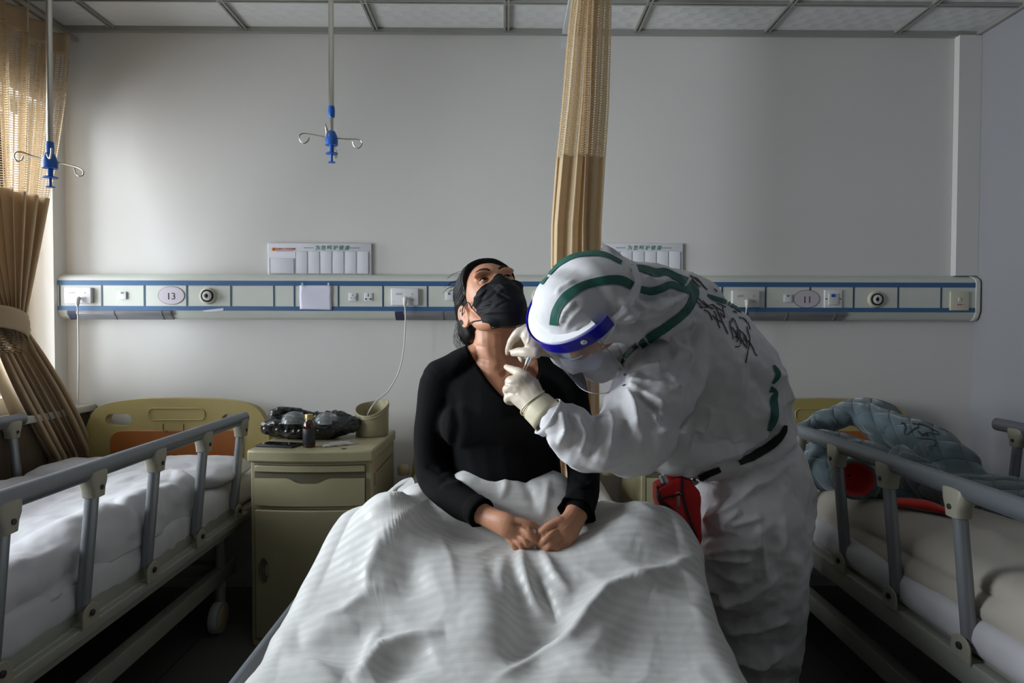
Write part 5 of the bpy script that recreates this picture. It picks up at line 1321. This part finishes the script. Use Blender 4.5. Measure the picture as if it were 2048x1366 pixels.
foot = lambda x, y: [(Vector((x + .05, y, .05)), .045, .045), (Vector((x - .05, y, .045)), .045, .045), (Vector((x - .16, y, .035)), .034, .045)]
x1 = LEG1[-1][0]; x2 = LEG2[-1][0]
suit = MB()
for L_ in (TORSO, LEG1, LEG2, ARM1, ARM2, HOOD): suit.limb(L_, seg=28)
suit.limb([pp(1335, 905, 1.66, 42, .09), pp(1400, 905, 1.68, 50, .12), pp(1470, 890, 1.72, 50, .12)], seg=24)
for x_, y_ in ((x1.x, x1.y), (x2.x, x2.y)):
    suit.limb(foot(x_, y_), ref=Vector((0, 1, 0)))
suit.ell(K(.0, 0, .0), (.098, .088, .06), Matrix((fW, lW, dW)).transposed())
me = fuse(suit, .0055, 4); co, no = get_co(me), get_no(me)
cS = [ # sleeve: pleats radiating from the inside of the elbow
    ([(1252, 768), (1290, 742), (1332, 733)], 9, .016, 'g'), ([(1254, 770), (1310, 770), (1370, 775)], 7, .016, 'g'), ([(1256, 774), (1300, 795), (1334, 812)], 7, .014, 'g'),
    ([(1254, 775), (1268, 810), (1274, 858)], 7, .014, 'g'), ([(1300, 815), (1308, 845), (1326, 868)], 5, .012, 's'), ([(1320, 820), (1322, 850), (1326, 868)], 4, .010, 's'),
    ([(1275, 755), (1320, 752), (1350, 762)], 7, -.010, 'g'), ([(1275, 790), (1300, 812), (1312, 830)], 8, -.010, 'g'), ([(1240, 800), (1250, 840), (1245, 880)], 9, -.008, 'g'),
    ([(1215, 815), (1225, 850), (1215, 900)], 8, .010, 'g'), ([(1150, 830), (1170, 870), (1160, 910)], 6, .010, 'g'), ([(1185, 825), (1195, 870), (1180, 920)], 7, -.008, 'g'),
    ([(1120, 820), (1130, 860), (1118, 890)], 5, .008, 'g'), ([(1135, 822), (1148, 858), (1140, 900)], 4, -.007, 'g'), ([(1100, 900), (1160, 925), (1230, 935)], 6, .006, 'g'),
    ([(1318, 658), (1350, 690), (1386, 722)], 5, .012, 's'), ([(1382, 636), (1384, 655), (1382, 670)], 5, .010, 's'), ([(1300, 690), (1330, 720), (1358, 728)], 8, .012, 'g'), ([(1290, 640), (1330, 650), (1380, 640)], 9, .008, 'g'),
    ([(1335, 735), (1345, 700), (1380, 680)], 12, -.010, 'g'),
    # body
    ([(1385, 640), (1392, 720), (1380, 800), (1350, 880)], 10, -.012, 'g'), ([(1472, 715), (1474, 750), (1470, 790)], 10, .010, 'g'), ([(1402, 890), (1415, 850), (1424, 812)], 7, .012, 'g'), ([(1374, 912), (1384, 885), (1400, 870)], 5, .010, 's'),
    ([(1350, 900), (1420, 895), (1500, 870)], 10, .010, 'g'), ([(1440, 925), (1500, 900), (1550, 860)], 8, .010, 'g'), ([(1500, 760), (1520, 800), (1540, 840)], 12, .010, 'g'), ([(1440, 700), (1500, 720), (1545, 770)], 14, .008, 'g'),
    ([(1520, 700), (1550, 740), (1545, 790), (1535, 850)], 9, .006, 'g'), ([(1484, 921), (1537, 894), (1566, 853)], 12, -.022, 'g'), ([(1390, 958), (1436, 938), (1484, 921)], 10, -.016, 'g'),
    ([(1505, 935), (1555, 900), (1590, 875)], 14, .010, 'g'), ([(1540, 745), (1565, 770), (1580, 810)], 10, .012, 'g'),
    # hood
    ([(1118, 650), (1128, 625), (1150, 600)], 3, .004, 'g'), ([(1130, 660), (1140, 640), (1165, 615)], 3, .004, 'g'), ([(1145, 665), (1160, 650), (1200, 640)], 3, .0035, 'g'), ([(1110, 590), (1122, 575), (1150, 560)], 3, .003, 'g'),
    ([(1230, 640), (1270, 625), (1310, 620), (1340, 600)], 7, .014, 'g'), ([(1225, 660), (1270, 650), (1300, 640)], 6, -.012, 'g'), ([(1255, 690), (1290, 650), (1330, 610), (1370, 590)], 7, .014, 'g'), ([(1280, 555), (1310, 565), (1345, 556)], 7, .010, 'g'), ([(1275, 590), (1300, 600), (1330, 590), (1360, 592)], 7, -.010, 'g'), ([(1290, 680), (1320, 640), (1350, 615)], 6, -.010, 'g'),
    ([(1265, 600), (1285, 615), (1310, 612)], 5, .008, 'g'), ([(1240, 590), (1262, 640), (1250, 690)], 8, .006, 'g'),
    # legs
    ([(1398, 1046), (1462, 1015), (1522, 966)], 10, .014, 'g'), ([(1450, 1052), (1468, 1035), (1483, 1020)], 5, .010, 's'), ([(1462, 1052), (1500, 1042), (1526, 1035)], 6, .010, 'g'), ([(1410, 1020), (1450, 990), (1500, 950)], 12, -.008, 'g'),
    ([(1396, 1116), (1450, 1114), (1508, 1120)], 6, .018, 'g'), ([(1396, 1114), (1460, 1095), (1524, 1096)], 7, .014, 'g'), ([(1396, 1120), (1420, 1170), (1478, 1220)], 7, .012, 'g'), ([(1400, 1120), (1450, 1150), (1490, 1165)], 6, .010, 'g'),
    ([(1425, 1212), (1499, 1195), (1558, 1145)], 8, .012, 'g'), ([(1420, 1190), (1480, 1185), (1530, 1160)], 8, -.010, 'g'), ([(1447, 1268), (1521, 1258), (1575, 1228)], 8, .012, 'g'), ([(1440, 1240), (1510, 1235), (1560, 1205)], 8, -.010, 'g'),
    ([(1518, 1045), (1526, 1100), (1532, 1166)], 6, .010, 'g'), ([(1450, 1310), (1520, 1330), (1570, 1300)], 8, .012, 'g'), ([(1580, 900), (1600, 980), (1598, 1080)], 14, .008, 'g'), ([(1560, 1000), (1590, 1150), (1575, 1300)], 14, .008, 'g'),
    ([(1480, 980), (1540, 960), (1580, 920)], 8, .008, 'g'), ([(1405, 1080), (1440, 1070), (1480, 1078)], 6, -.010, 'g')]
cS = [(c[0], c[1] * (.9 if c[3] == 's' else 1.1), c[2] * 1.45, 's' if c[2] > .009 else 'g') for c in cS]
d = creases(co, no, cS)
pxs, zz_ = proj(co); hoodm = smoothstep(1300, 1250, pxs[:, 0]) * (pxs[:, 1] < 690)
crum = .016 * (.30 - np.abs(vnoise(co, 7, 11)) * 1.5) + .008 * (.30 - np.abs(vnoise(co, 15, 4)) * 1.5) + .003 * (.3 - np.abs(vnoise(co, 34, 9)) * 1.5)
crum = crum + .003
d += crum * (1 - .85 * hoodm) * smoothstep(.03, .3, co[:, 2])
co = co + no * d[:, None]; co[:, 2] = np.maximum(co[:, 2], .002); set_co(me, co)
me = apply_mods(me, [('SMOOTH', dict(factor=.5, iterations=1))])
suit_o = obj('coverall', None, m_suit, worker, me=me, auto=False)
bs = bvh_of(suit_o.data, suit_o)
# body beneath (only a sliver of the brow shows behind the shield)
wb = MB()
def thin(L_, k): return [(c_, a_ * k, b_ * k) for c_, a_, b_ in L_]
for L_ in (TORSO, LEG1, LEG2, ARM1, ARM2): wb.limb(thin(L_, .62))
wb.ell(K(.0, 0, .075), (.066, .078, .085), Matrix((lW, fW, dW)).transposed()); wb.limb([(K(.075, 0, .06), .010, .010), (K(.10, 0, .095), .013, .013)], seg=12)
for s_ in (-1, 1): wb.ell(K(.055, s_ * .035, .085), (.03, .03, .03))
wb.limb([(K(-.03, 0, .08), .055, .055), (TORSO[-2][0], .06, .06), (TORSO[-3][0], .09, .09)])
body_w = obj('body', None, m_skin, worker, me=fuse(wb, .006, 4), auto=False)
for s_ in (-1, 1):
    obj('eye', MB().ell(K(.078, s_ * .032, .055), (.012, .012, .012)), m_eye, worker)
    ey = bpy.data.objects['eye'] if False else None

# green seam tapes
G = [([(1108, 650, 1), (1113, 622, 1), (1132, 594, 1.1), (1165, 573, 1), (1205, 562, 1), (1240, 561, 1.1), (1264, 572, 1)], 17), ([(1082, 568, .8), (1096, 548, 1), (1120, 526, 1), (1150, 511, 1), (1185, 507, 1), (1215, 512, .8), (1243, 526, .6)], 12),
     ([(1270, 576, .8), (1300, 582, 1), (1322, 577, 1), (1340, 570, 1), (1362, 577, .8), (1380, 582, 1)], 15), ([(1262, 536, .7), (1286, 538, .8), (1310, 546, 1), (1330, 544, .8), (1352, 554, .8), (1376, 568, 1.2), (1388, 583, 1.1), (1384, 602, 1), (1368, 626, 1), (1332, 654, 1), (1306, 671, 1.1), (1281, 692, 1)], 17),
     ([(1275, 690, 1), (1262, 700, .9), (1250, 714, .8), (1244, 728, .6)], 12), ([(1414, 590, .4), (1428, 597, 1), (1450, 604, 1), (1468, 613, .8), (1482, 624, .5)], 9),
     ([(1546, 730, .3), (1556, 748, 1), (1549, 762, .6), (1544, 766, .4)], 12), ([(1540, 778, 1), (1552, 784, .5), (1547, 800, 1), (1549, 823, 1), (1546, 842, 1), (1537, 862, .5)], 15)]
for g_ in G: ribbon('green_tape', [g_], bs, m_tape_g, worker, off=.0022, label='dark green seam tape', nx=8, step=3)
# handwritten strokes on the back and chest
q = lambda pts: [(1380 + a / 7.59, 540 + b_ / 7.59) for a, b_ in pts]
st7 = [[(0, 95), (60, 130), (130, 170), (190, 240), (255, 310)], [(60, 120), (110, 150), (160, 210), (200, 260), (255, 310)], [(20, 140), (100, 230), (150, 265)], [(100, 160), (120, 195)], [(360, 290), (405, 335)],
       [(80, 430), (130, 450), (170, 500), (235, 545), (350, 600)], [(75, 465), (140, 530), (175, 570), (260, 575)], [(180, 470), (230, 520), (280, 560)], [(135, 560), (180, 580)], [(280, 540), (330, 540), (420, 590), (480, 630)], [(390, 520), (440, 525), (535, 572)],
       [(320, 525), (380, 570), (420, 660), (490, 810), (565, 975)], [(200, 610), (270, 640), (300, 690), (325, 765)], [(350, 625), (385, 690), (410, 790), (445, 890)], [(325, 690), (390, 750), (475, 800)], [(480, 560), (495, 640), (520, 730)], [(440, 650), (480, 700), (520, 730)],
       [(610, 540), (630, 580)], [(640, 640), (665, 630), (700, 665)], [(735, 715), (760, 735), (800, 740), (840, 775), (855, 805)], [(700, 610), (712, 640)], [(590, 780), (605, 880), (630, 960), (645, 1055)], [(625, 800), (630, 735), (665, 770), (700, 850), (735, 930), (750, 1000)],
       [(620, 870), (670, 930), (720, 1020), (760, 1090), (755, 1140)], [(700, 910), (715, 980), (740, 1050)], [(735, 920), (790, 960), (835, 1020), (860, 1080), (900, 1110), (950, 1200), (980, 1280), (1015, 1305)], [(670, 1005), (720, 1045), (750, 1060)], [(705, 1060), (708, 1100)],
       [(800, 1020), (830, 1060), (850, 1100), (855, 1150)], [(790, 1060), (800, 1120), (855, 1185)], [(745, 1000), (790, 1100), (860, 1190)], [(672, 1168), (720, 1170), (755, 1150)], [(850, 860), (870, 940), (895, 1030), (895, 1110), (880, 1180), (865, 1260), (845, 1366), (835, 1410)], [(870, 800), (885, 850), (905, 910)], [(830, 1000), (850, 1060)]]
ribbon('handwriting', [(q(s_), 2.2) for s_ in st7] + [([(1249, 716), (1244, 728), (1248, 733), (1243, 742)], 1.6), ([(1249, 749), (1252, 752)], 3), ([(1246, 772), (1252, 769)], 2), ([(1241, 735), (1240, 745)], 1.6)], bs, m_black, worker, off=.0028, nx=2, step=2)
ribbon('waist_belt', [([(1569, 851, .5), (1562, 872, 1), (1540, 893, 1.2), (1505, 914, 1), (1478, 924, .8)], 15), ([(1440, 938, .7), (1412, 949, 1), (1390, 962, 1.2), (1380, 970, 1)], 14)], bs, m_belt, worker, off=.004, nx=6)

# ---- gloves
gl1 = MB(); Y2 = 1.475
for ch in [   # far hand (picture: upper)
    [pp(1124, 703, 1.52, 22, .030), pp(1104, 694, 1.50, 22, .026), pp(1078, 682, Y2, 30, .021), pp(1060, 668, Y2, 22, .018)],
    [pp(1052, 662, Y2 + .005, 11, .013), pp(1036, 666, Y2 + .008, 9.5, .011), pp(1024, 680, Y2 + .020, 8, .010), pp(1017, 697, Y2 + .035, 6.5, .008), pp(1014.5, 707, Y2 + .045, 4.5, .006)],
    [pp(1072, 706, Y2 - .012, 12, .014), pp(1055, 705, Y2 - .006, 10.5, .012), pp(1038, 704, Y2 + .010, 9.5, .011), pp(1027, 706, Y2 + .025, 7.5, .009)],
    [pp(1056, 668, Y2 + .022, 10, .012), pp(1040, 678, Y2 + .038, 9, .011), pp(1030, 690, Y2 + .048, 8, .010), pp(1032, 700, Y2 + .05, 7, .009)],
    [pp(1062, 680, Y2 + .03, 10, .012), pp(1048, 695, Y2 + .045, 9, .011), pp(1042, 708, Y2 + .045, 8, .010), pp(1044, 719, Y2 + .040, 6.5, .008)],
    [pp(1072, 690, Y2 + .032, 10, .012), pp(1062, 704, Y2 + .04, 8.5, .010), pp(1056, 714, Y2 + .036, 7, .009)]]:
    gl1.limb(ch, seg=16)
def glove(name, mb, extra=()):
    me = fuse(mb, .0026, 4); co, no = get_co(me), get_no(me)
    d = creases(co, no, extra) + .0008 * vnoise(co, 60, 3)
    set_co(me, co + no * d[:, None]); return obj(name, None, m_glove, worker, me=me, auto=False)
glove('glove', gl1, [([(1058, 665), (1058, 678), (1054, 690)], 1.6, .0018, 'g'), ([(1096, 715), (1104, 700), (1110, 685)], 2, .002, 'g'), ([(1100, 716), (1109, 702)], 1.6, -.002, 'g')])
gl2 = MB(); Y3 = 1.455
for ch in [   # near hand, index finger extended
    [pp(1084, 820, 1.43, 30, .030), pp(1068, 806, 1.44, 30, .027), pp(1048, 780, Y3, 35, .022), pp(1038, 762, Y3, 27, .019)],
    [pp(1050, 754, Y3 - .002, 13, .014), pp(1040, 746, Y3 + .006, 10.5, .012), pp(1026, 740, Y3 + .030, 8.5, .010), pp(1013, 734, Y3 + .055, 6, .008)],
    [pp(1036, 764, Y3 - .004, 12, .013), pp(1021, 761, Y3 + .004, 10, .012), pp(1019, 768, Y3 + .024, 9, .011), pp(1030, 772, Y3 + .034, 8, .010)],
    [pp(1032, 778, Y3 - .004, 12, .013), pp(1016, 777, Y3 + .004, 10, .012), pp(1015, 785, Y3 + .024, 9, .011), pp(1026, 790, Y3 + .034, 8, .010)],
    [pp(1036, 793, Y3, 12, .012), pp(1017, 795, Y3 + .006, 9.5, .011), pp(1017, 802, Y3 + .024, 8, .010), pp(1028, 804, Y3 + .032, 7, .009)],
    [pp(1062, 780, Y3 + .018, 12, .014), pp(1056, 760, Y3 + .030, 10, .012), pp(1046, 748, Y3 + .036, 9, .011), pp(1038, 744, Y3 + .040, 7, .009)]]:
    gl2.limb(ch, seg=16)
glove('glove', gl2, [([(1010, 769), (1026, 769), (1036, 770)], 2, -.002, 'g'), ([(1010, 786), (1026, 787), (1036, 787)], 2, -.002, 'g')])
cu = ringcuff('glove_cuff', P(1078, 817, 1.432), P(1106, 842, 1.42) - P(1062, 800, 1.445), .038, .034, .030, m_glovec, worker, 1.10, wob=.03)
tb = MB()
for k in range(4):
    f = k / 3; c_ = P(1066 + 16 * f, 806 + 15 * f, 1.438); ax = (P(1106, 842, 1.42) - P(1062, 800, 1.445)).normalized(); a = ax.cross(Vector((0, 1, 0))).normalized(); b_ = ax.cross(a)
    tb.tube([c_ + a * (.037 * math.cos(t)) + b_ * (.0325 * math.sin(t)) + ax * .003 * math.sin(2 * t + k) for t in [j * math.pi / 16 for j in range(33)]], .0022 - .0003 * k, 6, caps=False)
obj('cuff_wrinkles', tb, m_glovec, cu, kind=None)
ringcuff('sleeve_hem', P(1106, 838, 1.42), P(1086, 822, 1.425) - P(1140, 860, 1.43), .045, .046, .016, m_suit, worker, 1.06, wob=.06)

# ---- face shield
def arc(t, rf=.118, rl=.103, d=0.0): return K(rf * math.cos(t), rl * math.sin(t), d)
ts = [math.radians(-112 + 224 * k / 60) for k in range(61)]
sh = thing('face_shield', hc, 'x', 'x'); del sh['label'], sh['category']; sh.name = 'face_shield'; sh.parent = worker; sh.location = hc - WL[worker.name]; 
def fo(mb_rows): return MB().rings(mb_rows, caps=False)
rows = []
for t in ts[4:-4]:
    e0, e1 = .76, .985
    e0 = .70
    rows.append([arc(t, .118 * e0, .103 * e0, -.016), arc(t, .118 * (e0 + .04), .103 * (e0 + .04), -.019), arc(t, .118 * (e1 - .03), .103 * (e1 - .03), -.019), arc(t, .118 * e1, .103 * e1, -.015), arc(t, .118 * e1, .103 * e1, .014), arc(t, .118 * e0, .103 * e0, .014)])
obj('foam_pad', MB().rings(rows), m_foam, sh, auto=50)
obj('blue_band', MB().rings([[arc(t, .1195, .1045, -.018), arc(t, .1207, .1057, -.018), arc(t, .1207, .1057, .021), arc(t, .1195, .1045, .021)] for t in ts[:]]), m_blueband, sh, smooth=True, auto=50)
m_vis = bpy.data.materials.new('clear_visor'); m_vis.use_nodes = True; nt = m_vis.node_tree; nt.nodes.clear()
o_ = node(nt, 'ShaderNodeOutputMaterial'); tr = node(nt, 'ShaderNodeBsdfTransparent'); tr.inputs[0].default_value = (.90, .90, .93, 1)
gl = node(nt, 'ShaderNodeBsdfGlossy'); gl.inputs['Roughness'].default_value = .12; df = node(nt, 'ShaderNodeBsdfDiffuse'); df.inputs[0].default_value = (.7, .7, .75, 1)
lw = node(nt, 'ShaderNodeLayerWeight'); lw.inputs[0].default_value = .35; ma = node(nt, 'ShaderNodeMixShader'); mb_ = node(nt, 'ShaderNodeMixShader'); mb_.inputs[0].default_value = .10
nt.links.new(mth(nt, 'MULTIPLY', lw.outputs['Fresnel'], .5), ma.inputs[0]); nt.links.new(tr.outputs[0], ma.inputs[1]); nt.links.new(gl.outputs[0], ma.inputs[2]); nt.links.new(ma.outputs[0], mb_.inputs[1]); nt.links.new(df.outputs[0], mb_.inputs[2]); nt.links.new(mb_.outputs[0], o_.inputs[0])
VR = []
for j in range(15):
    f = j / 14; row = []
    for t in ts[6:-6]:
        cut = 1 - .16 * (abs(t) / ts[-1]) ** 4
        row.append(arc(t, .121 + .004 * f, .106 + .002 * f, .017 + .205 * f * cut))
    VR.append(row)
vz = obj('visor', MB().rings(VR, caps=False, closed=False), m_vis, sh, auto=False)
m_rim = mat('visor_rim', (.35, .34, .33), .2, alpha=.7)
obj('visor_rim', MB().tube([r[0] for r in VR] + VR[-1] + [r[-1] for r in VR][::-1], .0011, 6), m_rim, vz)
tn = math.radians(76); cb = arc(tn, .1212, .1062, .0); nb = (arc(tn, .14, .125, 0) - cb).normalized()
obj('white_button', MB().lathe(cb, [(.0075, 0), (.0075, .0015), (.004, .003)], 18, nb), m_white, sh)
ribbon('elastic_strap', [([(1188, 662, 1), (1212, 646, 1), (1240, 625, 1), (1262, 596, 1), (1271, 565, 1), (1262, 534, .9)], 13), ([(1204, 688, 1), (1220, 660, 1), (1245, 615, 1), (1262, 575, 1)], 2.5)], bs, m_strap, sh, off=.008, nx=3, maxjump=.08)
a_ = P(1262, 534, 1.44)
stp = spline([a_, P(1240, 512, 1.42), P(1222, 500, 1.41), P(1204, 491, 1.41)], 6)
obj('strap_end', MB().rings([[p + Vector((-.003, 0, .007)), p + Vector((-.002, 0, .0075)), p + Vector((.003, 0, -.007)), p + Vector((.002, 0, -.0075))] for p in stp]), m_strap, sh, smooth=False)
# ---- surgical mask under the shield
mm = MB(); mm.limb([(K(.055, 0, .085), .058, .045), (K(.070, 0, .125), .058, .045), (K(.055, 0, .165), .045, .04)], ref=fW)
sm = obj('surgical_mask', None, m_smask, worker, me=fuse(mm, .004, 6), auto=False)
obj('blue_mask_edge', MB().tube([K(.055 + .052 * math.cos(t), .066 * math.sin(t), .082 + .004 * math.cos(2 * t)) for t in [math.radians(a) for a in range(-95, 96, 8)]], [(.004, .002)] * 24, 8), m_smaskb, sm)

# ---- red waist pack on the belt
m_redc = mat('red_nylon', (0.50, 0.008, 0.010), 0.55, bump=.2, bump_scale=300); m_pip = mat('navy_piping', (0.012, 0.014, 0.022), .6)
pk = thing('waist_pack', P(1360, 1040, 1.66), 'red waist pack with dark piping hanging from the belt of the worker', 'waist pack')
WY = 1.60
ol = [(1317, 978), (1328, 972), (1345, 962), (1364, 955), (1385, 962), (1402, 985), (1405, 1080), (1400, 1122), (1388, 1112), (1370, 1088), (1345, 1060), (1326, 1035), (1318, 1008)]
me = apply_mods(mesh_from(MB().prism([P(x, y, WY) for x, y in ol], (0, .075, 0))), [('REMESH', dict(mode='VOXEL', voxel_size=.004)), ('SMOOTH', dict(factor=.5, iterations=8))])
co, no = get_co(me), get_no(me)
set_co(me, co + no * (creases(co, no, [([(1340, 1000), (1352, 1040), (1372, 1080)], 14, .008, 'g'), ([(1322, 1002), (1341, 1019), (1355, 1040), (1370, 1072)], 3, -.004, 'g')]) + .002 * vnoise(co, 30, 2))[:, None])
bagb = obj('pouch', None, m_redc, pk, me=me, auto=False)
bb = bvh_of(bagb.data, bagb)
ribbon('piping', [([(1317, 982, .9), (1321, 1002, 1), (1341, 1018, 1.1), (1354, 1038, 1.2), (1362, 1056, 1.6), (1371, 1074, 1)], 7), ([(1364, 957, 1), (1364, 984, 1), (1370, 1010, 1), (1381, 1045, 1), (1394, 1076, 1)], 5), ([(1322, 999, 1), (1338, 993, 1), (1354, 990, 1), (1364, 985, 1)], 4)], bb, m_pip, pk, off=.002, nx=4, step=3)
ribbon('round_print', [([(1331, 1022), (1328, 1028), (1333, 1034), (1340, 1031), (1339, 1025)], 1.6)], bb, m_pip, pk, off=.0025, nx=2, step=1.5)
obj('zip_pull', MB().tube([P(1352, 987, WY - .012), P(1358, 984, WY - .014), P(1362, 988, WY - .012)], .0016, 8).box(P(1351, 990, WY).x, P(1356.5, 990, WY).x, WY - .014, WY - .0125, P(1350, 1011, WY).z, P(1350, 989, WY).z, .0005), m_steel, pk)
wt = []
for k in range(7):
    p = P(1324 + 3.2 * k, 950 + 7.2 * k, WY + .01); wt.append(p)
obj('white_zip_tape', MB().tube(wt, [(.010, .004)] * 7, 10), m_white, pk)
obj('zip_teeth', MB().tube([p + Vector((-.003, -.006, 0)) for p in wt], .0012, 6), m_pip, pk)
br_ = MB(); R3 = random.Random(9)
for k in range(26):
    x, y = 1319 + R3.uniform(-2, 14), 984 + R3.uniform(-2, 12)
    br_.tube([P(x, y, WY + .005 + R3.uniform(0, .02)), P(x - 3 + R3.uniform(-3, 3), y - 16 + R3.uniform(-4, 3), WY + .005)], .0007, 5)
obj('dark_bristles', br_, m_pip, pk, kind='stuff')

# ---- two cotton swabs in the near hand, needle in the far hand
for k, (dx, lab) in enumerate(((0, 'left one of two wooden cotton swabs held in the gloved hand at the collar bone'), (5.5, 'right one of two wooden cotton swabs held in the gloved hand at the collar bone'))):
    a = P(1041 + dx * .8, 752, 1.462); b2 = P(1057 + dx, 716 + k, 1.452); dd = (b2 - a)
    t = thing('cotton_swab', a, lab, 'cotton swab', 'swabs in the gloved hand')
    obj('stick', MB().tube([a, a + dd * .72], .0013, 8), m_wood, t)
    obj('cotton_tip', MB().limb([(a + dd * .62, .0018, .0018), (a + dd * .82, .0034, .0034), (b2, .0026, .0026)], seg=12, steps=4), m_cotton, t)
nd = obj('lancet_needle', MB().tube([P(1023, 685, 1.478), P(1020.5, 702, 1.505)], .0011, 8), m_steel, label='thin steel needle between thumb and finger of the upper gloved hand', cat='needle')
